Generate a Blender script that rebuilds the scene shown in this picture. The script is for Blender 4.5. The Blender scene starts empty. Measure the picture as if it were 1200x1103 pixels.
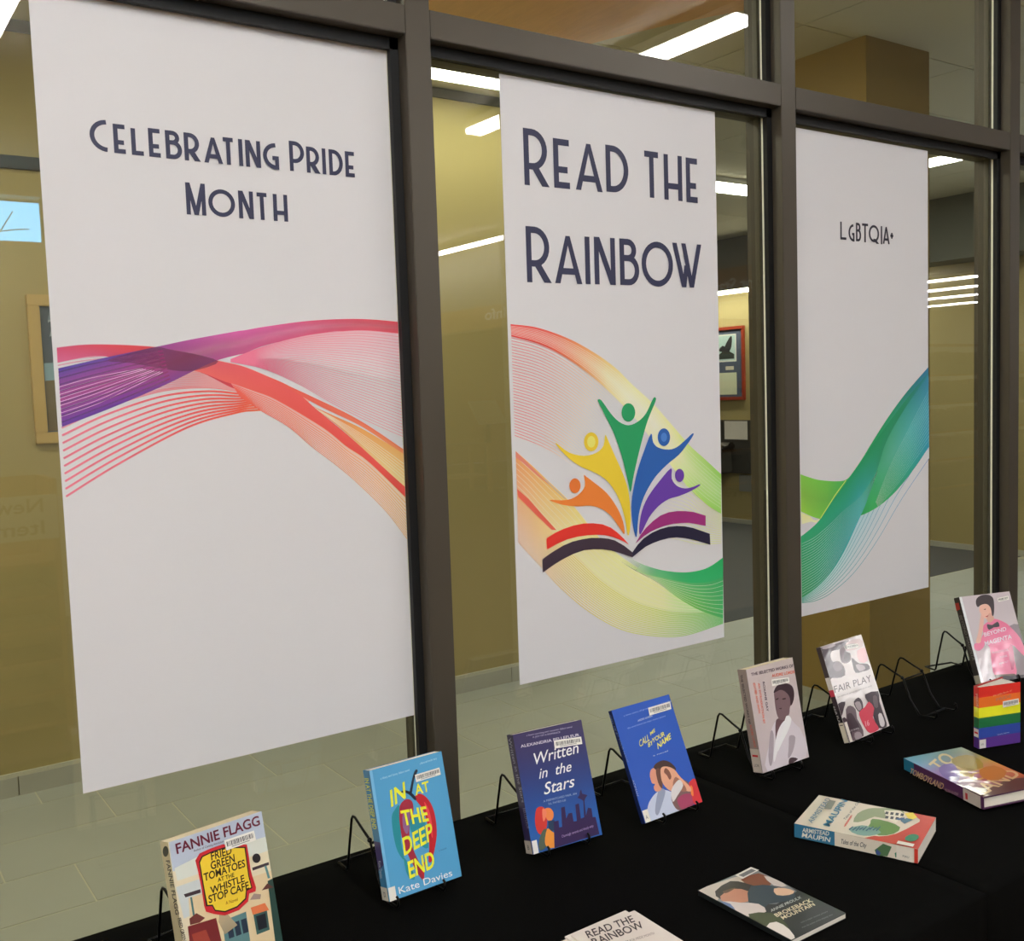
import bpy, bmesh, math, random
from mathutils import Vector, Matrix
from mathutils.geometry import tessellate_polygon
random.seed(7)
S = bpy.context.scene
COL = S.collection
R = math.radians

# ------------------------------------------------------------------ camera, world, exposure
FPX = 1197.0
RM = Matrix(((0.82124766, -0.07257427, 0.5659375),
             (-0.56955742, -0.0451519, 0.82071046),
             (-0.03400931, -0.99634044, -0.07841611)))      # camera (right, down, forward) -> world
CAM = Vector((0.0, -1.673, 1.55))
cd = bpy.data.cameras.new('camera'); cam = bpy.data.objects.new('camera', cd); COL.objects.link(cam)
cd.sensor_width = 36; cd.sensor_fit = 'HORIZONTAL'; cd.lens = 36 * FPX / 1200
cd.clip_start = .05; cd.clip_end = 100
M = Matrix.Identity(4)
for i in range(3):
    M[i][0] = RM[i][0]; M[i][1] = -RM[i][1]; M[i][2] = -RM[i][2]; M[i][3] = CAM[i]
cam.matrix_world = M
S.camera = cam
w = bpy.data.worlds.new('world'); S.world = w; w.use_nodes = True
w.node_tree.nodes['Background'].inputs[0].default_value = (.55, .7, 1, 1)
w.node_tree.nodes['Background'].inputs[1].default_value = 1.0
S.view_settings.view_transform = 'Standard'; S.view_settings.look = 'None'
S.view_settings.gamma = 1; S.view_settings.use_curve_mapping = False
S.view_settings.exposure = 1.8
LED_POWER = 11.0          # viewer-side ceiling lamps
HALL_POWER = 7.6         # corridor lamps

# ------------------------------------------------------------------ helpers
def lin(c):
    return tuple((v/255/12.92 if v/255 <= .04045 else ((v/255+.055)/1.055)**2.4) for v in c[:3])

def mat(name, rgb=(128,128,128), rough=.6, metal=0, emit=0, noise=0, nscale=30, bump=0, bscale=200, stretch=None, rnd=0, spec=.5, emitc=None, coat=0):
    m = bpy.data.materials.new(name); m.use_nodes = True
    nt = m.node_tree; b = nt.nodes['Principled BSDF']
    c = lin(rgb)
    b.inputs['Base Color'].default_value = (*c, 1)
    b.inputs['Roughness'].default_value = rough; b.inputs['Metallic'].default_value = metal
    b.inputs['Specular IOR Level'].default_value = spec
    b.inputs['Coat Weight'].default_value = coat
    tc = nt.nodes.new('ShaderNodeTexCoord')
    src = tc.outputs['Object']
    if stretch:
        mp = nt.nodes.new('ShaderNodeMapping'); mp.inputs['Scale'].default_value = stretch
        nt.links.new(src, mp.inputs[0]); src = mp.outputs[0]
    if noise or rnd:
        col = None
        hv = nt.nodes.new('ShaderNodeHueSaturation'); hv.inputs['Color'].default_value = (*c, 1)
        ma = nt.nodes.new('ShaderNodeMath'); ma.operation = 'MULTIPLY_ADD'
        ma.inputs[1].default_value = noise*2; ma.inputs[2].default_value = 1-noise
        if noise:
            n = nt.nodes.new('ShaderNodeTexNoise'); n.inputs['Scale'].default_value = nscale; n.inputs['Detail'].default_value = 5
            nt.links.new(src, n.inputs['Vector']); nt.links.new(n.outputs['Fac'], ma.inputs[0])
        else: ma.inputs[0].default_value = .5
        if rnd:
            oi = nt.nodes.new('ShaderNodeObjectInfo'); m2 = nt.nodes.new('ShaderNodeMath'); m2.operation = 'MULTIPLY_ADD'
            m2.inputs[1].default_value = rnd*2; m2.inputs[2].default_value = 1-rnd
            nt.links.new(oi.outputs['Random'], m2.inputs[0])
            m3 = nt.nodes.new('ShaderNodeMath'); m3.operation = 'MULTIPLY'
            nt.links.new(ma.outputs[0], m3.inputs[0]); nt.links.new(m2.outputs[0], m3.inputs[1]); nt.links.new(m3.outputs[0], hv.inputs['Value'])
        else: nt.links.new(ma.outputs[0], hv.inputs['Value'])
        nt.links.new(hv.outputs[0], b.inputs['Base Color'])
    if bump:
        n2 = nt.nodes.new('ShaderNodeTexNoise'); n2.inputs['Scale'].default_value = bscale; n2.inputs['Detail'].default_value = 4
        nt.links.new(src, n2.inputs['Vector'])
        bp = nt.nodes.new('ShaderNodeBump'); bp.inputs['Strength'].default_value = bump; bp.inputs['Distance'].default_value = .002
        nt.links.new(n2.outputs['Fac'], bp.inputs['Height']); nt.links.new(bp.outputs[0], b.inputs['Normal'])
    if emit:
        b.inputs['Emission Color'].default_value = (*lin(emitc or rgb), 1); b.inputs['Emission Strength'].default_value = emit
    return m

def print_mat(name, rough, coat=0):
    m = bpy.data.materials.new(name); m.use_nodes = True; nt = m.node_tree
    b = nt.nodes['Principled BSDF']; b.inputs['Roughness'].default_value = rough; b.inputs['Coat Weight'].default_value = coat
    b.inputs['Coat Roughness'].default_value = .07
    if coat:
        tc = nt.nodes.new('ShaderNodeTexCoord'); n2 = nt.nodes.new('ShaderNodeTexNoise'); n2.inputs['Scale'].default_value = 26; n2.inputs['Detail'].default_value = 1
        bp = nt.nodes.new('ShaderNodeBump'); bp.inputs['Strength'].default_value = .22; bp.inputs['Distance'].default_value = .002
        nt.links.new(tc.outputs['Object'], n2.inputs['Vector']); nt.links.new(n2.outputs['Fac'], bp.inputs['Height']); nt.links.new(bp.outputs[0], b.inputs['Coat Normal'])
    a = nt.nodes.new('ShaderNodeAttribute'); a.attribute_name = 'Col'
    t = nt.nodes.new('ShaderNodeBsdfTransparent'); mx = nt.nodes.new('ShaderNodeMixShader')
    nt.links.new(a.outputs['Color'], b.inputs['Base Color']); nt.links.new(a.outputs['Alpha'], mx.inputs[0])
    nt.links.new(t.outputs[0], mx.inputs[1]); nt.links.new(b.outputs[0], mx.inputs[2])
    nt.links.new(mx.outputs[0], nt.nodes['Material Output'].inputs[0])
    return m

def glass_mat():
    m = bpy.data.materials.new('tinted glass'); m.use_nodes = True; nt = m.node_tree
    nt.nodes.remove(nt.nodes['Principled BSDF'])
    g = nt.nodes.new('ShaderNodeBsdfGlossy'); g.inputs['Roughness'].default_value = .0
    g.inputs['Color'].default_value = (1,1,1,1)
    t = nt.nodes.new('ShaderNodeBsdfTransparent'); t.inputs['Color'].default_value = (.93,.94,.89,1)
    mx = nt.nodes.new('ShaderNodeMixShader')
    geo = nt.nodes.new('ShaderNodeNewGeometry'); dt = nt.nodes.new('ShaderNodeVectorMath'); dt.operation = 'DOT_PRODUCT'
    nt.links.new(geo.outputs['Normal'], dt.inputs[0]); nt.links.new(geo.outputs['Incoming'], dt.inputs[1])
    def mth(op, a, b=None):
        n = nt.nodes.new('ShaderNodeMath'); n.operation = op
        for i, v in enumerate((a, b)):
            if v is None: continue
            if isinstance(v, (int, float)): n.inputs[i].default_value = v
            else: nt.links.new(v, n.inputs[i])
        return n.outputs[0]
    c = mth('ABSOLUTE', dt.outputs['Value']); k = mth('POWER', mth('SUBTRACT', 1.0, c), 5.0)
    f = mth('ADD', mth('MULTIPLY', k, .95), .052)
    nt.links.new(f, mx.inputs[0]); nt.links.new(t.outputs[0], mx.inputs[1]); nt.links.new(g.outputs[0], mx.inputs[2])
    nt.links.new(mx.outputs[0], nt.nodes['Material Output'].inputs[0])
    return m

MT = {}
MT['bronze'] = mat('bronze aluminium', (84,77,66), .42, .25, noise=.04, nscale=8, stretch=(1,1,.1))
MT['gasket'] = mat('black rubber gasket', (14,14,14), .6)
MT['bead'] = mat('pale glazing bead', (235,235,215), .4)
MT['glass'] = glass_mat()
MT['yellow'] = mat('yellow wall paint', (174,156,106), .7, noise=.03, nscale=3)
MT['offwhite'] = mat('off white paint', (200,194,178), .8)
MT['ceiling'] = mat('beige ceiling panel', (200,190,160), .85, noise=.02)
MT['tile'] = mat('sage grey porcelain floor tile', (180,181,172), .45, noise=.07, nscale=5, rnd=.05)
MT['grout'] = mat('pale grout', (214,210,186), .9)
MT['base'] = mat('grey base tile', (186,182,170), .45, noise=.12, nscale=6)
MT['white_trim'] = mat('pale trim', (205,200,180), .5)
MT['carpet'] = mat('charcoal carpet', (82,82,84), .95, noise=.3, nscale=300, bump=.5, bscale=500)
MT['carpet_brown'] = mat('brown library carpet', (116,92,66), .95, noise=.25, nscale=120)
MT['wood'] = mat('honey wood', (176,128,74), .5, noise=.15, nscale=6, stretch=(1,12,12))
MT['cloth'] = mat('black polyester tablecloth', (10,10,9), .9, noise=.15, nscale=600, bump=.35, bscale=900, spec=.04)
MT['black'] = mat('black wire', (16,16,17), .32, .6)
MT['steel'] = mat('stainless steel', (190,190,188), .18, 1)
MT['grey'] = mat('grey laminate', (150,148,142), .6)
MT['dark'] = mat('dark charcoal panel', (62,60,56), .5)
MT['pages'] = mat('cream book pages', (226,212,178), .8, noise=.10, nscale=40, stretch=(1,1,60))
MT['pages_white'] = mat('white book pages', (228,222,208), .8, noise=.10, nscale=40, stretch=(1,1,60))
MT['paper'] = mat('white paper', (232,222,212), .7)
MT['vinyl'] = mat('white vinyl banner', (230,229,231), .5, noise=.012, nscale=2)
MT['led'] = mat('lamp diffuser', (255,252,248), .4, emit=LED_POWER, emitc=(252,250,250))
MT['led_hall'] = mat('hall lamp diffuser', (255,250,235), .4, emit=HALL_POWER, emitc=(250,252,240))
MT['led_soft'] = mat('soft hall lamp diffuser', (245,250,230), .4, emit=3.4, emitc=(246,252,228))
MT['sky_glow'] = mat('daylight sky', (120,190,240), .5, emit=3.2, emitc=(120,196,244))
MT['print'] = print_mat('banner print', .5)
MT['gloss'] = print_mat('laminated cover print', .28, .6)
MT['matte'] = print_mat('paper print', .6)

def link(o, parent=None):
    COL.objects.link(o)
    if parent is not None: o.parent = parent
    return o

def tag(o, label=None, cat=None, group=None, kind=None):
    if label: o['label'] = label
    if cat: o['category'] = cat
    if group: o['group'] = group
    if kind: o['kind'] = kind
    return o

def thing(name, label, cat, mw=None, group=None):
    o = bpy.data.objects.new(name, None); COL.objects.link(o); o.empty_display_size = .05
    if mw is not None: o.matrix_world = mw
    return tag(o, label, cat, group)

class MB:
    def __init__(s): s.v = []; s.f = []
    def add(s, v, f):
        n = len(s.v); s.v += [tuple(p) for p in v]; s.f += [tuple(i+n for i in q) for q in f]; return s
    def box(s, x0, x1, y0, y1, z0, z1):
        return s.add([(x0,y0,z0),(x1,y0,z0),(x1,y1,z0),(x0,y1,z0),(x0,y0,z1),(x1,y0,z1),(x1,y1,z1),(x0,y1,z1)],
                     [(3,2,1,0),(4,5,6,7),(0,1,5,4),(1,2,6,5),(2,3,7,6),(3,0,4,7)])
    def tube(s, path, r=.0022, n=8):
        P = [Vector(p) for p in path]; rings = []
        up = None
        for i, p in enumerate(P):
            d = (P[min(i+1,len(P)-1)] - P[max(i-1,0)]).normalized()
            if up is None:
                up = Vector((0,0,1)) if abs(d.z) < .9 else Vector((1,0,0))
            a = d.cross(up).normalized(); up = a.cross(d).normalized()
            rings.append([p + r*(math.cos(t)*a + math.sin(t)*up) for t in [2*math.pi*k/n for k in range(n)]])
        v = [q for rg in rings for q in rg]; f = []
        for i in range(len(P)-1):
            for k in range(n):
                f.append((i*n+k, i*n+(k+1)%n, (i+1)*n+(k+1)%n, (i+1)*n+k))
        f.append(tuple(range(n))[::-1]); f.append(tuple((len(P)-1)*n+k for k in range(n)))
        return s.add(v, f)
    def prism(s, pts, z0, z1):
        n = len(pts)
        v = [(x,y,z0) for x,y in pts] + [(x,y,z1) for x,y in pts]
        return s.add(v, [tuple(range(n))[::-1], tuple(range(n,2*n))] + [(i,(i+1)%n,n+(i+1)%n,n+i) for i in range(n)])
    def sphere(s, c, r, n=10, m=7):
        v = []; f = []
        for j in range(m+1):
            ph = math.pi*j/m
            for i in range(n):
                t = 2*math.pi*i/n; v.append((c[0]+r*math.sin(ph)*math.cos(t), c[1]+r*math.sin(ph)*math.sin(t), c[2]+r*math.cos(ph)))
        for j in range(m):
            for i in range(n): f.append((j*n+i,(j+1)*n+i,(j+1)*n+(i+1)%n,j*n+(i+1)%n))
        return s.add(v, f)
    def build(s, name, m, parent=None, bevel=0, smooth=False):
        me = bpy.data.meshes.new(name); me.from_pydata(s.v, [], s.f); me.update()
        me.materials.append(MT[m] if isinstance(m, str) else m)
        if bevel:
            bm = bmesh.new(); bm.from_mesh(me)
            bmesh.ops.remove_doubles(bm, verts=bm.verts, dist=1e-6)
            bmesh.ops.bevel(bm, geom=[e for e in bm.edges if e.calc_face_angle(0) > .5], offset=bevel, segments=2, affect='EDGES', clamp_overlap=True)
            bm.to_mesh(me); bm.free()
        if smooth:
            for p in me.polygons: p.use_smooth = True
        return link(bpy.data.objects.new(name, me), parent)

def struct(name, mb, m, parent=None, **k):
    o = mb.build(name, m, parent, **k)
    if parent is None: o['kind'] = 'structure'
    return o

# ------------------------------------------------------------------ flat print on planes
def ray(px, py):
    return RM @ Vector((px-600, py-551.5, FPX))

class Plane:
    """plane with origin O and unit axes; converts a photo pixel to its metric (u, v) on the plane"""
    def __init__(s, O, ux, uy, crop=(0,0,1)):
        s.O = Vector(O); s.ux = Vector(ux).normalized(); s.uy = Vector(uy).normalized(); s.n = s.ux.cross(s.uy); s.crop = crop
    def __call__(s, x, y):
        ox, oy, k = s.crop
        d = ray(ox + x*k, oy + y*k)
        t = (s.O - CAM).dot(s.n) / d.dot(s.n)
        q = CAM + d*t - s.O
        return (q.dot(s.ux), q.dot(s.uy))

def cat(pts, n=8, closed=False):
    P = [Vector(p) for p in pts]; N = len(P); out = []
    rng = range(N) if closed else range(N-1)
    for i in rng:
        if closed: a,b,c,d = P[i-1],P[i],P[(i+1)%N],P[(i+2)%N]
        else: a,b,c,d = P[max(i-1,0)],P[i],P[i+1],P[min(i+2,N-1)]
        for k in range(n):
            t = k/n
            out.append(.5*((2*b)+(c-a)*t+(2*a-5*b+4*c-d)*t*t+(3*b-a-3*c+d)*t**3))
    if not closed: out.append(P[-1])
    return out

def resample(pts, n):
    P = [Vector(p) for p in pts]; L = [0]
    for a, b in zip(P, P[1:]): L.append(L[-1] + (b-a).length)
    out = []; j = 0
    for k in range(n+1):
        t = L[-1]*k/n
        while j < len(P)-2 and L[j+1] < t: j += 1
        sg = L[j+1]-L[j]
        out.append(P[j].lerp(P[j+1], 0 if sg == 0 else (t-L[j])/sg))
    return out

class Art:
    def __init__(s, gain=1.0, clip=None):
        s.bl = False; s.v = []; s.f = []; s.c = []; s.lay = 1; s.gain = gain; s.clip = clip
    def colr(s, c, a=1):
        l = lin(c)
        if s.bl and a < 1:                                     # ink tint on white stock
            w_ = (.79/s.gain, .785/s.gain, .80/s.gain); l = tuple(w_[k]+(l[k]-w_[k])*a for k in range(3)); a = 1
        return (min(l[0]*s.gain,.95), min(l[1]*s.gain,.95), min(l[2]*s.gain,.95), a)
    def raw(s, pts, faces, cols, same_layer=False):
        if not same_layer: s.lay += 1
        n = len(s.v)
        s.v += [(p[0], p[1], s.lay) for p in pts]; s.c += cols; s.f += [tuple(i+n for i in q) for q in faces]
    def poly(s, pts, col, a=1, smooth=0, pl=None, clip=None):
        if pl: pts = [pl(*p) for p in pts]
        if smooth: pts = [tuple(p) for p in cat(pts, smooth, True)]
        cl = clip or s.clip
        if cl: pts = clip_poly(pts, cl)
        if len(pts) < 3: return
        tri = tessellate_polygon([[Vector((p[0], p[1], 0)) for p in pts]])
        s.raw(pts, [tuple(t) for t in tri], [s.colr(col, a)]*len(pts))
    def disc(s, pl, cx, cy, rx, ry, col, a=1):
        s.poly([(cx+rx*math.cos(t), cy+ry*math.sin(t)) for t in [2*math.pi*k/24 for k in range(24)]], col, a, pl=pl)
    def strip(s, A, B, cA, cB, a=1, aB=None, same=False):
        """band between curves A and B; cA/cB lists of colours along it"""
        n = len(A); pts = []; cols = []; faces = []
        pad = lambda cs, d: [tuple(c) if len(c) > 3 else (*c, d) for c in cs]
        cA, cB = pad(cA, a), pad(cB, a if aB is None else aB)
        def at(cs, t):
            if not isinstance(cs[0], (tuple, list)): return cs
            q = t*(len(cs)-1); i = min(int(q), len(cs)-2) if len(cs) > 1 else 0
            if len(cs) == 1: return cs[0]
            return tuple(cs[i][k]+(cs[i+1][k]-cs[i][k])*(q-i) for k in range(len(cs[i])))
        for i in range(n):
            t = i/(n-1); pts += [tuple(A[i])[:2], tuple(B[i])[:2]]
            ca, cb = at(cA, t), at(cB, t)
            cols += [s.colr(ca, ca[3] if len(ca) > 3 else a), s.colr(cb, cb[3] if len(cb) > 3 else (a if aB is None else aB))]
        for i in range(n-1): faces.append((2*i, 2*i+1, 2*i+3, 2*i+2))
        s.raw(pts, faces, cols, same)
    def line(s, P, wd, cols, a=1, same=False):
        P = [Vector(p) for p in P]; A = []; B = []
        for i, p in enumerate(P):
            d = (P[min(i+1,len(P)-1)]-P[max(i-1,0)]); d = Vector((-d.y, d.x)).normalized()*wd/2
            A.append(p+d); B.append(p-d)
        s.strip(A, B, cols, cols, a, same=same)
    def fan(s, A, B, n, wd, cols, a=1, pw=1, t0=0, t1=1):
        m = 40; A = resample(A, m); B = resample(B, m)
        for k in range(n):
            q = t0+(t1-t0)*((k/(n-1))**pw if n > 1 else 0)
            if k: s.lay += .3
            s.line([x.lerp(y, q) for x, y in zip(A, B)], wd, cols, a, same=(k > 0))
    def text(s, string, pL, pR, pT, col, pl=None, bold=0.0, a=1):
        if pl: pL, pR, pT = pl(*pL), pl(*pR), pl(*pT)
        cu = bpy.data.curves.new('t', 'FONT'); cu.body = string; cu.resolution_u = 3; cu.offset = bold; cu.size = 1
        o = bpy.data.objects.new('t', cu); me = o.to_mesh()
        if me and len(me.vertices):
            V = [v.co.copy() for v in me.vertices]
            x0 = min(v.x for v in V); x1 = max(v.x for v in V); cap = .73
            pL, pR, pT = Vector(pL[:2]), Vector(pR[:2]), Vector(pT[:2])
            e1 = (pR-pL)/(x1-x0); e2 = (pT-pL)/cap
            pts = [pL + e1*(v.x-x0) + e2*v.y for v in V]
            s.raw([tuple(p) for p in pts], [tuple(p.vertices) for p in me.polygons], [s.colr(col, a)]*len(pts))
        o.to_mesh_clear(); bpy.data.objects.remove(o); bpy.data.curves.remove(cu)
    def build(s, name, parent, m='gloss', step=.00004, base=.0002, place=None):
        me = bpy.data.meshes.new(name)
        P = [(x, y, base + l*step) for x, y, l in s.v]
        if place: P = [place(*p) for p in P]
        me.from_pydata(P, [], s.f); me.update()
        at = me.attributes.new('Col', 'FLOAT_COLOR', 'POINT')
        at.data.foreach_set('color', [q for c in s.c for q in c])
        me.materials.append(MT[m])
        return link(bpy.data.objects.new(name, me), parent)

def clip_poly(pts, box):
    x0, y0, x1, y1 = box
    def cut(P, f, inter):
        out = []
        for i in range(len(P)):
            a, b = P[i-1], P[i]
            if f(b):
                if not f(a): out.append(inter(a, b))
                out.append(b)
            elif f(a): out.append(inter(a, b))
        return out
    def ix(x): return lambda a, b: (x, a[1]+(b[1]-a[1])*(x-a[0])/(b[0]-a[0]))
    def iy(y): return lambda a, b: (a[0]+(b[0]-a[0])*(y-a[1])/(b[1]-a[1]), y)
    P = [tuple(p)[:2] for p in pts]
    for f, i in ((lambda p: p[0] >= x0, ix(x0)), (lambda p: p[0] <= x1, ix(x1)), (lambda p: p[1] >= y0, iy(y0)), (lambda p: p[1] <= y1, iy(y1))):
        if P: P = cut(P, f, i)
    return P

# ------------------------------------------------------------------ art deco stroke letters
def arc(cx, cy, rx, ry, a0, a1, n=14):
    return [(cx+rx*math.cos(R(a0+(a1-a0)*k/n)), cy+ry*math.sin(R(a0+(a1-a0)*k/n))) for k in range(n+1)]
GL = {
 'C': [arc(.95,.5,.95,.5,92,268,22)],
 'E': [[(1,1),(0,1),(0,0),(1,0)], [(0,.36),(.85,.36)]],
 'L': [[(0,1),(0,0),(1,0)]],
 'B': [[(0,0),(0,1)], [(0,1),(.4,1)]+arc(.4,.80,.42,.20,90,-90)+[(0,.60)], [(.4,.60)]+arc(.45,.30,.55,.30,90,-90)+[(0,0)]],
 'R': [[(0,0),(0,1)], [(0,1),(.3,1)]+arc(.3,.66,.62,.34,90,-90)+[(0,.32)], 's', (.38,.34), (1,0)],
 'A': ['s', (0,0), (.5,1), 's', (1,0), (.5,1), [(.2,.22),(.8,.22)]],
 'T': [[(0,1),(1,1)], [(.5,1),(.5,0)]],
 'I': [[(.5,0),(.5,1)]],
 'N': [[(0,0),(0,1)], [(1,0),(1,1)], 's', (0,1), (1,0)],
 'G': [arc(.95,.5,.95,.5,92,268,22)+[(1,0),(1,.42),(.62,.42)]],
 'P': [[(0,0),(0,1)], [(0,1),(.3,1)]+arc(.3,.66,.66,.34,90,-90)+[(0,.32)]],
 'D': [[(0,0),(0,1)], [(0,1),(.25,1)]+arc(.25,.5,.75,.5,90,-90,20)+[(0,0)]],
 'M': [[(0,0),(0,1)], [(1,0),(1,1)], 's', (0,1), (.5,0), 's', (1,1), (.5,0)],
 'O': [arc(.5,.5,.5,.5,0,360,32)],
 'H': [[(0,0),(0,1)], [(1,0),(1,1)], [(0,.28),(1,.28)]],
 'W': ['s', (0,1), (.36,0), 's', (.47,.5), (.36,0), 's', (.36,1), (.67,0), 's', (1,1), (.67,0)],
 'Q': [arc(.5,.5,.5,.5,0,360,32), 's', (.55,.2), (1,-.08)],
 '+': [[(.5,.2),(.5,.75)], [(0,.47),(1,.47)]],
}
def stroke(art, P, wd, col, lo=None, hi=None):
    """polyline with mitred joins"""
    P = [Vector(p) for p in P]; Q = [P[0]]
    for p in P[1:]:
        if (p-Q[-1]).length > 1e-5: Q.append(p)
    P = Q; n = len(P); closed = (P[0]-P[-1]).length < 1e-4
    A = []; B = []
    for i in range(n):
        if closed: d1 = (P[i]-P[i-1 if i else -2]); d2 = (P[(i+1) if i < n-1 else 1]-P[i])
        else:
            d1 = P[i]-P[i-1] if i else P[1]-P[0]; d2 = P[i+1]-P[i] if i < n-1 else P[-1]-P[-2]
        d1 = d1.normalized(); d2 = d2.normalized()
        t = (d1+d2); t = t.normalized() if t.length > 1e-3 else d1
        nn = Vector((-t.y, t.x)); c = nn.dot(Vector((-d1.y, d1.x))); k = wd/2/max(c, .33)
        A.append(P[i]+nn*k); B.append(P[i]-nn*k)
    if lo is not None:
        for q in A+B: q.y = min(max(q.y, lo), hi)
    art.strip(A, B, [col], [col], 1)
def letters(art, pl, spec, sw, col, leng=None):
    """spec: (char, x_left, x_right, y_base_left, y_base_right, y_top) in crop pixels"""
    for ch, xl, xr, yl, yr, yt in spec:
        a = Vector(pl(xl, yl)); b = Vector(pl(xr, yr)); t = pl(xl, yt)[1]
        y0 = (a.y+b.y)/2; x0 = a.x+sw/2; x1 = b.x-sw/2; Y0 = y0+sw/2; Y1 = t-sw/2
        if ch == 'I': x0 = x1 = (a.x+b.x)/2
        g = list(GL[ch]); XL, XR = x0-sw/2, x1+sw/2
        while g:
            p = g.pop(0)
            if p == 's':                                       # slanted stroke cut level at both ends
                (ua, va), (ub, vb) = g.pop(0), g.pop(0)
                ya, yb2 = y0+va*(t-y0), y0+vb*(t-y0)
                L = math.hypot((ub-ua)*(XR-XL), yb2-ya); hw = sw/2*L/max(abs(yb2-ya), 1e-4); hw = min(hw, (XR-XL)*.24)
                xa, xb = XL+hw+ua*(XR-XL-2*hw), XL+hw+ub*(XR-XL-2*hw)
                ka, kb = hw, hw
                if ch == 'A' : kb = hw*.8
                art.poly([(xa-ka,ya),(xa+ka,ya),(xb+kb,yb2),(xb-kb,yb2)], col)
                continue
            pts = []
            for u, v in p:
                x = x0+u*(x1-x0); y = Y0+v*(Y1-Y0)
                if v == 0 and len(p) == 2 and ch in 'ITHNRPMBD' and p[0][0] == p[1][0]: y = y0
                if v == 1 and len(p) == 2 and ch in 'IHNMRPBD' and p[0][0] == p[1][0]: y = t
                pts.append((x, y))
            stroke(art, pts, sw, col, y0 if ch != 'Q' else y0-.02, t)

# ------------------------------------------------------------------ the setting
V0 = 1.673                                         # camera to glass distance: V = Y + V0
CH = 3.05
# corridor floor: every porcelain tile its own piece, set in a grout bed
fl = struct('floor', MB().box(-1.2, 8.42, .0, 2.93, -.06, -.0012), 'grout')
tm = MB().box(.002, .633, .0025, .320, -.004, 0).build('tile', 'tile', fl, bevel=.0012)
tile_mesh = tm.data; COL.objects.unlink(tm); bpy.data.objects.remove(tm)
row_off = {0: .010, 1: .431, 2: .225, 3: .023, 4: .431, 5: .225, 6: .010, 7: .431, 8: .225}
for j in range(-5, 4):
    y = 3.305 - V0 + j*.3225
    off = row_off[j % 3] if j != 3 else .023
    i0 = -2
    for i in range(i0, 14):
        x = off + i*.635
        if x > 8.4 - .3 or y < 0: continue
        link(bpy.data.objects.new('tile', tile_mesh), fl).location = (x, y, 0)
struct('floor_carpet', MB().box(-1.2, 8.42, 2.93, 9.6, -.06, .001), 'carpet')
struct('floor_library', MB().box(-4, 24, -17, -.0, -.06, -.002), 'carpet_brown')
# ceiling of the corridor, in panels
ce = struct('ceiling', MB().box(-1.2, 8.5, .06, 9.6, CH+.012, CH+.1), 'dark')
cm = MB().box(.003, 1.197, .003, .597, 0, .012).build('ceiling_panel', 'ceiling', ce)
cmesh = cm.data; bpy.data.objects.remove(cm)
for i in range(8):
    for j in range(16):
        link(bpy.data.objects.new('ceiling_panel', cmesh), ce).location = (-1.2+1.2*i, .06+.6*j, CH)
# walls of the corridor
struct('wall_back', MB().box(-1.2, 3.55, 2.757, 2.9, 0, CH), 'yellow')
struct('wall_hall_right', MB().box(8.4, 8.55, 2.0, 9.6, 0, CH), 'yellow')
struct('wall_hall_end', MB().box(-1.2, 8.5, 9.6, 9.7, 0, CH), mat('grey green wall', (112,110,98), .8))
struct('wall_hall_left', MB().box(-1.3, -1.2, 0, 9.7, 0, CH), 'yellow')
struct('trim_1', MB().box(-1.2, 1.4, 2.742, 2.757, 2.475, 2.525), 'dark')
struct('soffit', MB().box(8.05, 8.4, 2.0, 9.6, 2.52, CH), mat('grey green soffit', (104,104,96), .8))
struct('trim_2', MB().box(-1.2, 3.55, 2.745, 2.757, CH-.05, CH-.004), 'dark')
bb = struct('baseboard_back', MB().box(-1.2, 3.55, 2.747, 2.757, .078, .094), 'white_trim')
for i in range(8):
    MB().box(-1.198+i*.6, -1.198+i*.6+.596, 2.745, 2.757, 0, .078).build('tile', 'base', bb)
# yellow pier standing in the corridor
struct('pier', MB().box(3.95, 4.42, 1.207, 1.68, 0, CH), mat('ochre pier paint', (158,130,72), .7, noise=.03, nscale=3))
MB().box(3.945, 4.425, 1.20, 1.686, 0, .05).build('skirting', 'base', bpy.data.objects['pier'])

# bronze window frame with glass
win = bpy.data.objects.new('window_1', None); COL.objects.link(win); win['kind'] = 'structure'
FX = [-1.051, -.065, .921, 1.907, 2.878, 3.86, 4.845, 5.83, 6.815, 7.8]
yf, yb = 1.62-V0, 1.73-V0
for x in FX:
    MB().box(x, x+.0508, yf, 1.65-V0, 0, 3.0).build('mullion_face', 'bronze', win, bevel=.0012)
    MB().box(x, x+.0508, 1.686-V0, yb, 0, 3.0).build('mullion_back', 'bronze', win, bevel=.0012)
    MB().box(x-.016, x+.0508+.006, 1.6502-V0, 1.662-V0, 0, 3.0).build('gasket', 'gasket', win)
    MB().box(x, x+.0508, 1.662-V0, 1.686-V0, 0, 3.0).build('mullion_core', 'gasket', win)
    MB().box(x-.0145, x-.001, 1.6621-V0, 1.6688-V0, 0, 3.0).build('glazing_bead', 'bead', win)
    MB().box(x-.0145, x-.001, 1.6775-V0, 1.6855-V0, 0, 3.0).build('glazing_bead', 'bronze', win)
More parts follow.
